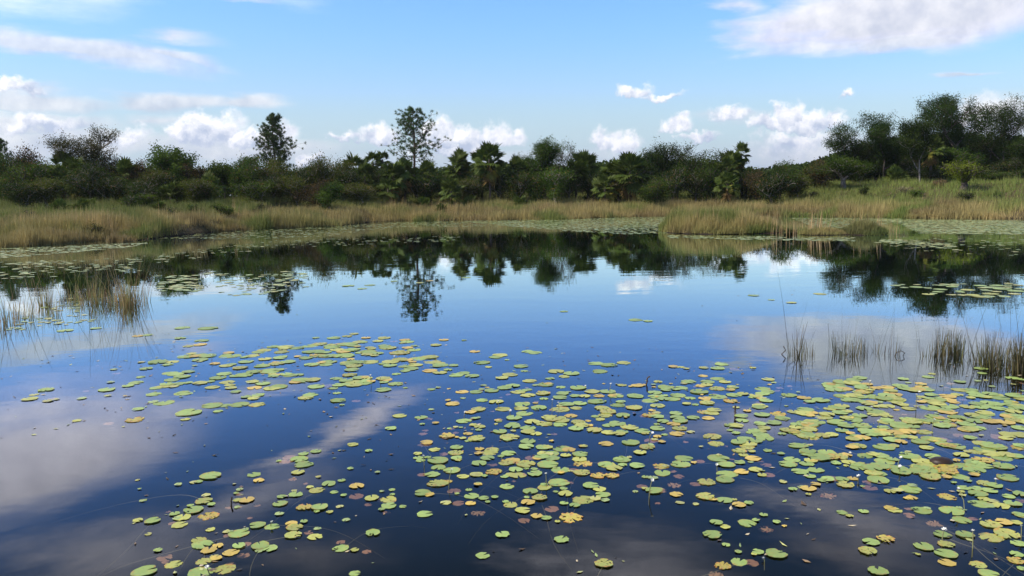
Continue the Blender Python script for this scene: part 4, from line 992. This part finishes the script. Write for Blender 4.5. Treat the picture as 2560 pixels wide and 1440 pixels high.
def scatter(poly, n, mix='gggyyo', seed=0, size=(.13, .22), clumpy=.5):
    """pads strewn over a patch of water (outline given as seen), sized in metres"""
    R = np.random.default_rng(seed); W = [on_plane(a, b) for a, b in poly]
    xs_, ys_ = zip(*W); out = []
    x = R.uniform(min(xs_), max(xs_), n*6); y = R.uniform(min(ys_), max(ys_), n*6)
    ok = in_poly(x, y, W) & (wob(x, y, 1.6, seed) > R.normal(0, .35, len(x))-1+clumpy)
    x, y = x[ok][:n], y[ok][:n]
    return [(x[i], y[i], R.uniform(*size), mix[R.integers(len(mix))]) for i in range(len(x))]

WP = []           # world x, y, diameter, kind
for px, py, w, k, _ in pads:
    x, y = on_plane(px, py)
    d = math.hypot(math.hypot(x, y), CAMH)
    dd = (pdir(px, py)@(RCAM@Vector((0, 0, -1))))*d
    WP.append((x, y, w/F*dd*1.0, k, w))
near = []
near += scatter([(2080, 955), (2560, 985), (2560, 1175), (2200, 1190), (2040, 1160), (1960, 1090), (2010, 1000)], 190, 'ggggyyyo', 1, (.09, .19), .3)
near += scatter([(1560, 960), (2050, 960), (2050, 1140), (1840, 1150), (1560, 1130)], 30, 'ggyyo', 2, (.06, .15), .6)
near += scatter([(380, 900), (600, 865), (1050, 850), (1120, 920), (900, 970), (600, 985), (400, 975)], 90, 'ggyyo', 3, (.10, .2), .6)
near += scatter([(1120, 960), (1560, 960), (1560, 1160), (1250, 1200), (1060, 1130)], 35, 'ggyyo', 4, (.05, .13), .6)
for x, y, d, k in near: WP.append((x, y, d, k, d*F/math.hypot(math.hypot(x, y), CAMH)))
R = np.random.default_rng(77)
order = sorted(range(len(WP)), key=lambda i: -WP[i][4])
indiv, rest = order[:300], order[300:]

# rows of far pads, one mass
far = []
far += scatter([(375, 585), (500, 583), (900, 562), (1000, 555), (1150, 553), (1000, 568), (820, 590), (640, 598), (400, 598)], 900, 'ggy', 11, (.12, .24), .7)
far += scatter([(0, 622), (330, 608), (380, 606), (330, 618), (60, 642), (-60, 650)], 600, 'ggy', 12, (.12, .22), .55)
far += scatter([(1150, 553), (1700, 541), (1690, 560), (1720, 580), (1560, 586), (1420, 578), (1280, 566)], 3600, 'gggy', 13, (.13, .24), .15)
far += scatter([(1000, 556), (1300, 553), (1400, 566), (1000, 568)], 500, 'ggy', 14, (.12, .24), .8)
far += scatter([(2180, 548), (2620, 552), (2620, 587), (2300, 584), (2250, 560)], 3200, 'gggyy', 15, (.14, .26), .12)
far += scatter([(1980, 545), (2260, 546), (2200, 566), (2040, 572)], 900, 'ggyy', 16, (.14, .24), .2)
far += scatter([(1660, 588), (2140, 594), (2140, 604), (1900, 600), (1680, 596)], 420, 'ggy', 17, (.12, .22), .7)
far += scatter([(2200, 596), (2390, 608), (2390, 626), (2280, 612), (2200, 606)], 170, 'ggyy', 18, (.14, .24), .5)
far += scatter([(2150, 600), (2560, 592), (2560, 640), (2300, 630)], 120, 'gy', 19, (.12, .2), .8)
far += scatter([(360, 640), (700, 600), (1150, 590), (1150, 602), (700, 620), (380, 660)], 200, 'gy', 20, (.12, .2), .8)
far += scatter([(390, 690), (500, 688), (510, 728), (400, 732)], 85, 'ggy', 21, (.14, .24), .2)
far += scatter([(510, 682), (640, 684), (780, 690), (760, 730), (560, 740)], 80, 'ggy', 22, (.12, .22), .5)
far += scatter([(680, 680), (760, 678), (760, 700), (690, 702)], 22, 'ggy', 23, (.14, .24), .3)
far += scatter([(0, 655), (350, 645), (360, 680), (0, 700)], 150, 'ggy', 24, (.12, .22), .7)
far += scatter([(2230, 712), (2560, 708), (2560, 748), (2260, 735)], 40, 'ggy', 25, (.14, .24), .5)
far += scatter([(100, 760), (200, 740), (240, 810), (0, 830)], 50, 'gy', 26, (.08, .16), .5)
far += scatter([(250, 900), (560, 860), (420, 1000), (250, 1060), (40, 1010)], 18, 'gyb', 27, (.05, .12), .5)
# small submerged and stray leaves among the drifts
far += scatter([(1050, 960), (2560, 950), (2560, 1300), (1600, 1260), (1050, 1280)], 240, 'gbbyo', 28, (.04, .09), .4)
far += scatter([(330, 1200), (950, 1180), (1000, 1300), (600, 1440), (330, 1430)], 40, 'gby', 29, (.03, .07), .4)

CK = {'g': np.array((.30, .38, .14)), 'y': np.array((.40, .40, .13)), 'o': np.array((.53, .39, .07)), 'b': np.array((.36, .2, .13))}  # far pad tones paled: the glancing sky sheen is put into the colour
m, t = material('pad_far')
a = t.new('ShaderNodeAttribute'); a.attribute_name = 'tint'
n_, _ = t.noise(t.new('ShaderNodeTexCoord').outputs['Object'], 30, 3, .6)
p = principled(t, t.mix(t.m('MULTIPLY', t.step(n_, .55, .7), .5), a.outputs['Color'], (.30, .22, .06, 1)), .42, .45); t.l.new(p.outputs[0], t.out.inputs[0])
def pad_mass(items, nseg, label, CK=CK, bump=.003):
    V, Fc, C = [], [], []
    for x, y, d, k in items:
        th = np.linspace(.2, 2*np.pi-.2, nseg)+R.uniform(0, 6.28); b = len(V)
        z = .003+.005*R.random() if k != 'b' else -.03
        rr = .5*d*R.uniform(.85, 1.05, nseg)
        V.append((x, y, z+.001))
        for i in range(nseg): V.append((x+rr[i]*math.cos(th[i]), y+rr[i]*math.sin(th[i]), z+R.normal(0, bump*.6)))
        Fc += [(b, b+1+i, b+2+i) for i in range(nseg-1)]
        c = CK[k]*R.uniform(.8, 1.15)
        C += [c*R.uniform(.93, 1.07) for _ in range(nseg-1)]
    tag(obj('lily_pads', mesh_np('lily_pads', V, [np.array(Fc)], m, np.array(C))), kind='stuff', cat='lily pads', label=label)
pad_mass(far, 7, 'countless small lily pads strewn in bands along the far shore and between the larger pads')
pad_mass([WP[i][:4] for i in rest], 18, 'lesser lily pads filling the drifts between the larger pads',
         {'g': np.array((.28, .38, .10)), 'y': np.array((.40, .41, .09)), 'o': np.array((.52, .38, .08)), 'b': np.array((.36, .2, .13))}, .0015)

# bits of leaf, seed and scum that float between the pads
bits = []
Rb = np.random.default_rng(91)
for poly, n_ in (([(300, 830), (2560, 900), (2560, 1440), (300, 1440)], 520), ([(0, 900), (700, 850), (1100, 880), (900, 1100), (0, 1100)], 160), ([(350, 640), (1300, 600), (2560, 650), (2560, 900), (350, 900)], 150)):
    W = [on_plane(a, b) for a, b in poly]; ax, ay = zip(*W)
    x = Rb.uniform(min(ax), max(ax), n_*5); y = Rb.uniform(min(ay), max(ay), n_*5)
    ok = in_poly(x, y, W) & (wob(x, y, 1.6, 4) > Rb.normal(-.1, .5, len(x)))
    bits += [(a, b, Rb.uniform(.008, .03)) for a, b in list(zip(x[ok], y[ok]))[:n_]]
V, Fc, C = [], [], []
BC = [(.30, .20, .10), (.12, .08, .05), (.40, .42, .16), (.03, .025, .02), (.45, .38, .25), (.26, .34, .12)]
for a, b, r_ in bits:
    k = len(V); th = Rb.uniform(0, 6.28); u_ = np.array([math.cos(th), math.sin(th)])*r_; v_ = np.array([-math.sin(th), math.cos(th)])*r_*Rb.uniform(.25, .7)
    V += [(a-u_[0], b-u_[1], .003), (a+v_[0], b+v_[1], .004), (a+u_[0], b+u_[1], .003+.4*r_*Rb.random()), (a-v_[0], b-v_[1], .003)]
    Fc.append((k, k+1, k+2, k+3)); C.append(np.array(BC[Rb.integers(len(BC))])*Rb.uniform(.7, 1.2))
tag(obj('floating_debris', mesh_np('floating_debris', V, [np.array(Fc)], m, np.array(C))), kind='stuff', cat='debris', label='scraps of dead leaf and seed floating between the pads')

# petioles: long thin stalks that trail under the surface
def stem_mesh(seed):
    R = np.random.default_rng(seed); T = Tubes()
    L = R.uniform(.3, 1.0); b = R.normal(0, .7); n = 12
    s_ = np.linspace(0, 1, n)
    pts = np.stack([-L*s_, b*s_*s_*L+.05*np.sin(s_*7+seed)*s_, -.012-.02*s_-.22*s_**2.2], 1)
    T.add(pts, np.linspace(.0026, .002, n), 4)
    return T.mesh('petiole', stem_m)
STEMS = [stem_mesh(i) for i in range(10)]

# where each pad lies, in words a viewer can follow
ZONES = [('the bottom left drift', lambda x, y: x < 1000 and y > 1290), ('the loose group left of the mat', lambda x, y: x < 1010 and y > 1090),
         ('the bottom centre open water', lambda x, y: x < 1560 and y > 1320), ('the drift under the left reeds', lambda x, y: x < 760 and y < 1090),
         ('the far middle drift', lambda x, y: x < 1130 and y < 1030), ('the fringe beyond the main mat', lambda x, y: x < 1600 and y < 960),
         ('the upper left of the mat', lambda x, y: x < 1400 and y < 1090), ('the upper middle of the mat', lambda x, y: x < 1700 and y < 1090),
         ('the middle left of the mat', lambda x, y: x < 1300 and y < 1200), ('the middle of the mat', lambda x, y: x < 1600 and y < 1200),
         ('the lower left of the mat', lambda x, y: x < 1600), ('the mat before the thin reeds', lambda x, y: x < 2080 and y < 1090),
         ('the mat before the bushy reeds', lambda x, y: x >= 2080 and y < 1090), ('the mat right of its middle', lambda x, y: x < 2000 and y < 1275),
         ('the right flank of the mat', lambda x, y: x < 2300 and y < 1260), ('the right edge of the mat', lambda x, y: x >= 2300 and y < 1260),
         ('the low group right of middle', lambda x, y: x < 2050), ('the bottom right corner group', lambda x, y: True)]
def project(x, y):
    v = RCAM.transposed()@Vector((x, y, -CAMH)); return 1280-F*v.x/v.z, 720+F*v.y/v.z
rows_ = []
for i in indiv:
    x, y, d, k, w = WP[i]; px, py = project(x, y)
    sz = 'large' if w > 54 else 'small' if w < 39.5 else 'medium'
    zone = next(nm for nm, f in ZONES if f(px, py))
    rows_.append([i, px, py, sz, k, zone])
ORD = ['', 'second', 'third', 'fourth', 'fifth', 'sixth', 'seventh', 'eighth', 'ninth', 'tenth', 'eleventh', 'twelfth', 'thirteenth', 'fourteenth', 'fifteenth', 'sixteenth', 'seventeenth', 'eighteenth', 'nineteenth', 'twentieth']
from collections import defaultdict
same = defaultdict(list)
for r in rows_: same[(r[3], r[4], r[5])].append(r)
lab = {}
for (sz, k, zone), L in same.items():
    L.sort(key=lambda r: r[1])
    for j, r in enumerate(L):
        b_ = f'{sz} {KIND[k]} pad' if len(L) > 2 else f'{sz} {KIND[k]} lily pad'
        if len(L) == 1: s = f'the only {b_} in {zone}'
        elif j == 0: s = f'leftmost {b_} in {zone}'
        elif j == len(L)-1: s = f'rightmost {b_} in {zone}'
        else: s = f'{ORD[min(j, 19)]} {b_} from the left in {zone}'
        lab[r[0]] = s
for q, i in enumerate(indiv):
    x, y, d, k, w = WP[i]
    me = PM[k][R.integers(len(PM[k]))]
    px, py = project(x, y)
    ph = R.uniform(0, 6.28)
    z = .0015+.0022*(q % 4) if k != 'b' else -.035-.01*(q % 3)
    e = empty('lily_pad', (x, y, z), ph)
    tag(e, lab[i], 'lily pad', 'lily pads floating on the pond')
    blade = obj('leaf_blade', me, e, scale=d*.92)
    blade.rotation_euler = (R.normal(0, .012), R.normal(0, .012), 0)
    if d > .1 and R.random() < .3 and py > 980:
        obj('petiole', STEMS[R.integers(len(STEMS))], e, rot=(0, 0, R.uniform(-.9, .9)))

# ------------------------------------------------------------------ small white flowers on thin stalks
fm, t = material('flower_petal'); p = principled(t, (.82, .82, .76, 1), .5, .3); t.l.new(p.outputs[0], t.out.inputs[0])
sm, t = material('flower_stalk'); p = principled(t, (.22, .22, .10, 1), .5, .3); t.l.new(p.outputs[0], t.out.inputs[0])
def petal_mesh():
    V, Fq = [], []
    for r_, n_, up_ in ((.017, 6, .55), (.012, 5, 1.3)):
        for i in range(n_):
            a = 2*math.pi*i/n_; d = np.array([math.cos(a), math.sin(a), 0]); s = np.array([-math.sin(a), math.cos(a), 0])
            b = len(V); q = lambda t, w: tuple(d*r_*t+s*w+np.array([0, 0, r_*up_*t]))
            V += [(0, 0, 0), q(.6, .006), q(1, 0), q(.6, -.006)]; Fq.append((b, b+1, b+2, b+3))
    return mesh_np('petals', V, [np.array(Fq)], fm)
PET = petal_mesh()
FL = [(1160, 1030, 'rising from the notched pad at the left of the main mat'), (1366, 1185, 'bent like a hook above the rotting pads in the main mat'), (1246, 1005, 'on the upper left edge of the main mat'),
      (1380, 1003, 'leaning left in the upper middle of the mat'), (1398, 1010, 'upright just right of the leaning flower'), (1275, 1027, 'between the two flat pads of the upper mat'),
      (1524, 962, 'tall, at the top of the main mat'), (1464, 965, 'lying open on a pad at the top of the main mat'), (1121, 1180, 'low, beside the large pad at the mat\'s left edge'), (1061, 1143, 'tiny, over the left edge pads'),
      (950, 944, 'upright beyond the far middle drift'), (928, 940, 'left one of two upright flowers in the far middle drift'), (985, 892, 'tiny, on the far middle drift'), (1622, 1205, 'drooping in front of the brown leaf raft'),
      (1622, 1082, 'open star beside the torn pads of the mat'), (1793, 1163, 'yellowish, on the stalk before two round pads'), (1912, 1397, 'floating alone near the bottom right pads'), (2145, 1192, 'white and ruffled, low on the right flank'),
      (2124, 1133, 'flat, on open water of the right flank'), (2243, 1147, 'leaning over the oval pad of the right flank'), (2249, 1168, 'tiny, beside the spotted raft of the right flank'), (2330, 1055, 'upright in the dense right part of the mat'),
      (2300, 982, 'upright near the top of the right mat'), (2290, 995, 'just below the upright flower of the right mat'), (2197, 1055, 'over the dense middle right pads'), (2180, 1018, 'bud lying left of the dense right pads'),
      (2170, 956, 'on the dark withered leaf at the top of the mat'), (2490, 1200, 'at the right edge of the mat'), (2414, 1240, 'beside the rotting yellow pad near the right edge'), (2553, 1322, 'large, cut by the right edge'),
      (2355, 1330, 'in the notch of the heart shaped pad'), (2432, 1340, 'on the tip of the oval pad at bottom right'), (676, 1305, 'tiny, between two pads of the bottom left group'), (531, 1420, 'white, between the two bottom left pads'), (530, 890, 'open, at the left end of the far middle drift')]
for i, (px, py, where) in enumerate(FL):
    h = [.05, .09, .03, .12, .07][i % 5] if 'float' not in where and 'flat' not in where and 'lying' not in where else .015
    x, y = on_plane(px, py)
    D = math.hypot(x, y)
    x, y = on_plane(px, py+h*F/D*.9)
    e = empty('white_flower', (x, y, .0), i*1.3); tag(e, f'small white flower {where}', 'flower', 'small white flowers over the pads')
    ln = R.normal(0, .18, 2)*h
    T = Tubes(); T.add([(0, 0, -.05), (ln[0]*.3, ln[1]*.3, h*.5), (ln[0], ln[1], h)], [.0035, .003, .0025], 4)
    obj('stalk', T.mesh('stalk', sm), e)
    obj('petals', PET, e, (ln[0], ln[1], h-.002), (R.normal(0, .3), R.normal(0, .3), 0), R.uniform(.6, 1.0))

# ------------------------------------------------------------------ reeds standing in the water
def reed_tuft(px, py, wpx, hpx, n, label, seed, cols, tall=0, bent=.05, lean=.0, thick=.010, group=None):
    x, y = on_plane(px, py); D = y; R = np.random.default_rng(seed)
    rx = wpx/2*D/F; H = hpx*D/F
    r = np.sqrt(R.random(n))*R.uniform(.4, 1, n); th = R.uniform(0, 2*np.pi, n)
    X = rx*r*np.cos(th); Y = min(rx, .35)*1.2*r*np.sin(th)
    T_ = []; V = []; Fq = []; C = []
    for i in range(n+tall):
        if i < n: h = H*R.uniform(.35, 1.05)*(1-.35*r[i]); x0, y0 = X[i], Y[i]
        else: h = H*R.uniform(1.4, 2.4); x0, y0 = R.uniform(-rx, rx), R.uniform(-.2, .2)
        la = R.normal(0, .16)+.25*x0/max(rx, .01)+lean; lb = R.normal(0, .12)
        w = thick*R.uniform(.5, 1.1)*(.55 if i >= n else 1); b = len(V); ns = 5
        a = R.uniform(0, np.pi); wx, wy = math.cos(a)*w/2, math.sin(a)*w/2
        kink = R.random() < bent; kx = R.normal(0, .35)
        c0 = cols[R.integers(len(cols))]; c0 = np.array(c0)*R.uniform(.7, 1.2)
        for s in range(ns+1):
            t_ = s/ns; xx = x0+la*h*t_**1.5; yy = y0+lb*h*t_**1.5; zz = -.25+(h+.25)*t_
            if kink and t_ > .55: zz -= (t_-.55)*h*1.3; xx += kx*(t_-.55)*h
            ww = 1-.8*t_
            V += [(xx-wx*ww, yy-wy*ww, zz), (xx+wx*ww, yy+wy*ww, zz)]
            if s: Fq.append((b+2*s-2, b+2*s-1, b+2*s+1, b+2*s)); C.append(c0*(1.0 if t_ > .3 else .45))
    e = empty('reed_tuft', (x, y, 0)); tag(e, label, 'reeds', group)
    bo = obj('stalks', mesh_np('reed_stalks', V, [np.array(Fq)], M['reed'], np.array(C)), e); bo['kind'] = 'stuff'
LC = [(.60, .46, .20), (.42, .42, .13), (.60, .40, .20), (.28, .28, .10)]
RC = [(.15, .14, .05), (.06, .05, .03), (.20, .16, .08), (.06, .07, .025)]
gl_, gr_ = 'reed tufts standing in the water at the left', 'reed tufts standing in the water at the right'
for q, (a, b, w, h, n, lb) in enumerate([
        (8, 812, 60, 70, 70, 'thin reed stalks at the left edge of the pond'), (45, 795, 60, 70, 60, 'loose reeds beside the left edge stalks'), (80, 792, 40, 55, 34, 'short thin reeds between the edge and the upright clump'),
        (112, 765, 42, 62, 90, 'upright pale reed clump, third from the left edge'), (130, 790, 40, 40, 36, 'sparse low reeds below the upright pale clump'), (180, 757, 28, 58, 50, 'narrow reed tuft right of the upright pale clump'),
        (205, 762, 28, 52, 44, 'narrow reed tuft left of the brown reed clump'), (238, 760, 46, 78, 110, 'brown green reed clump in the middle of the left reeds'), (268, 756, 44, 50, 40, 'thin reeds between the two thickest left clumps'),
        (300, 762, 50, 74, 120, 'green reed clump beside the densest left clump'), (326, 764, 48, 82, 170, 'densest and darkest reed clump at the right of the left reeds'), (355, 755, 44, 55, 40, 'last thin reeds at the right end of the left reeds')]):
    reed_tuft(a, b, w, h, int(n*.75), lb, 500+q, LC, tall=int(n*.12), group=gl_, thick=.017)
for q, (a, b, w, h, n, lb, tall) in enumerate([
        (1980, 890, 26, 62, 22, 'sparse dark reeds, leftmost of the right reeds', 4), (1996, 893, 22, 100, 24, 'tall dark reed stalks just right of the leftmost right reeds', 3), (2022, 888, 30, 44, 20, 'bent looping reeds right of the tall dark stalks', 3),
        (2088, 880, 16, 72, 22, 'pointed single reed spike between the thin right reeds', 1), (2112, 888, 44, 66, 46, 'thin reed clump with drooping tips in the middle', 3), (2134, 890, 18, 64, 26, 'narrow dark reeds right of the drooping clump', 2),
        (2158, 884, 34, 56, 20, 'slanting dark reeds left of the lone stalks', 2), (2192, 880, 20, 50, 9, 'few lone stalks in open water', 2), (2215, 885, 22, 40, 12, 'small looped reeds in open water', 1), (2236, 886, 18, 56, 12, 'right leaning stalks before the looped stem', 2),
        (2320, 892, 40, 46, 22, 'thin outlying reeds left of the bushy clump', 3), (2348, 890, 40, 84, 60, 'left half of the bushy green brown reed clump', 3), (2386, 888, 56, 80, 150, 'bushy reed clump with dark base, first of the two bushy ones', 6),
        (2440, 905, 40, 40, 34, 'tangled low reeds between the bushy clumps', 2), (2478, 918, 80, 100, 190, 'broad bushy reed clump, second from the right edge', 8), (2510, 912, 40, 78, 50, 'arching reeds behind the broad bushy clump', 5), (2550, 928, 54, 112, 200, 'thick reed clump cut by the right edge', 6)]):
    reed_tuft(a, b, w, h, n, lb, 600+q, RC, tall=tall, bent=.14, group=gr_, thick=.0135)
# dark looped stem and bits standing alone
def twig(pts, r, label, px, py, name='bent_stem', cat='stem', colr=None):
    x, y = on_plane(px, py); T = Tubes(); T.add(pts, [r]*len(pts), 5)
    tag(obj(name, T.mesh(name, M['bark']), None, (x, y, 0)), label, cat)
twig([(-.09, 0, -.02), (-.05, 0, .05), (.0, 0, .06), (.04, 0, .04), (.03, .02, .0), (.10, .0, -.01), (.17, -.03, -.01)], .005, 'dark looped stem curling out of the water between the right reeds', 2253, 890)
twig([(-.02, 0, -.02), (.0, 0, .0), (.05, .0, .05), (.02, .0, .1)], .006, 'small hooked stem left of the right reeds', 1954, 886)
twig([(0, 0, -.05), (.0, 0, .02), (.008, .0, .05)], .006, 'short dark stub standing in the bottom left drift', 578, 1262, 'stub')
twig([(0, 0, -.05), (.0, 0, .05), (.0, .0, .085)], .009, 'short upright stub in the part of the mat with torn pads', 1838, 1037, 'stub')
twig([(0, 0, -.02), (.02, 0, .03), (.02, .0, .07), (.05, 0, .09)], .008, 'black knobbly seed stem left of the torn pads', 1613, 962, 'seed_stem')
# a dark leaf stump among the right pads
V = []; Fq = []; n_ = 10
for k, (r_, z_) in enumerate(((.06, -.02), (.065, .012), (.045, .03), (.0, .034))):
    for i in range(n_): V.append((r_*(1.3)*math.cos(i/n_*6.283), r_*math.sin(i/n_*6.283), z_))
for k in range(3):
    for i in range(n_): Fq.append((k*n_+i, k*n_+(i+1) % n_, (k+1)*n_+(i+1) % n_, (k+1)*n_+i))
x, y = on_plane(2353, 1156)
m, t = material('dark_stone'); p = principled(t, (.03, .016, .010, 1), .5, .4); t.l.new(p.outputs[0], t.out.inputs[0])
tag(obj('dark_stump', mesh_np('dark_stump', V, [np.array(Fq)], m, smooth=True), None, (x, y, 0)), 'dark brown rounded stump poking up between pads at the right', 'stump')
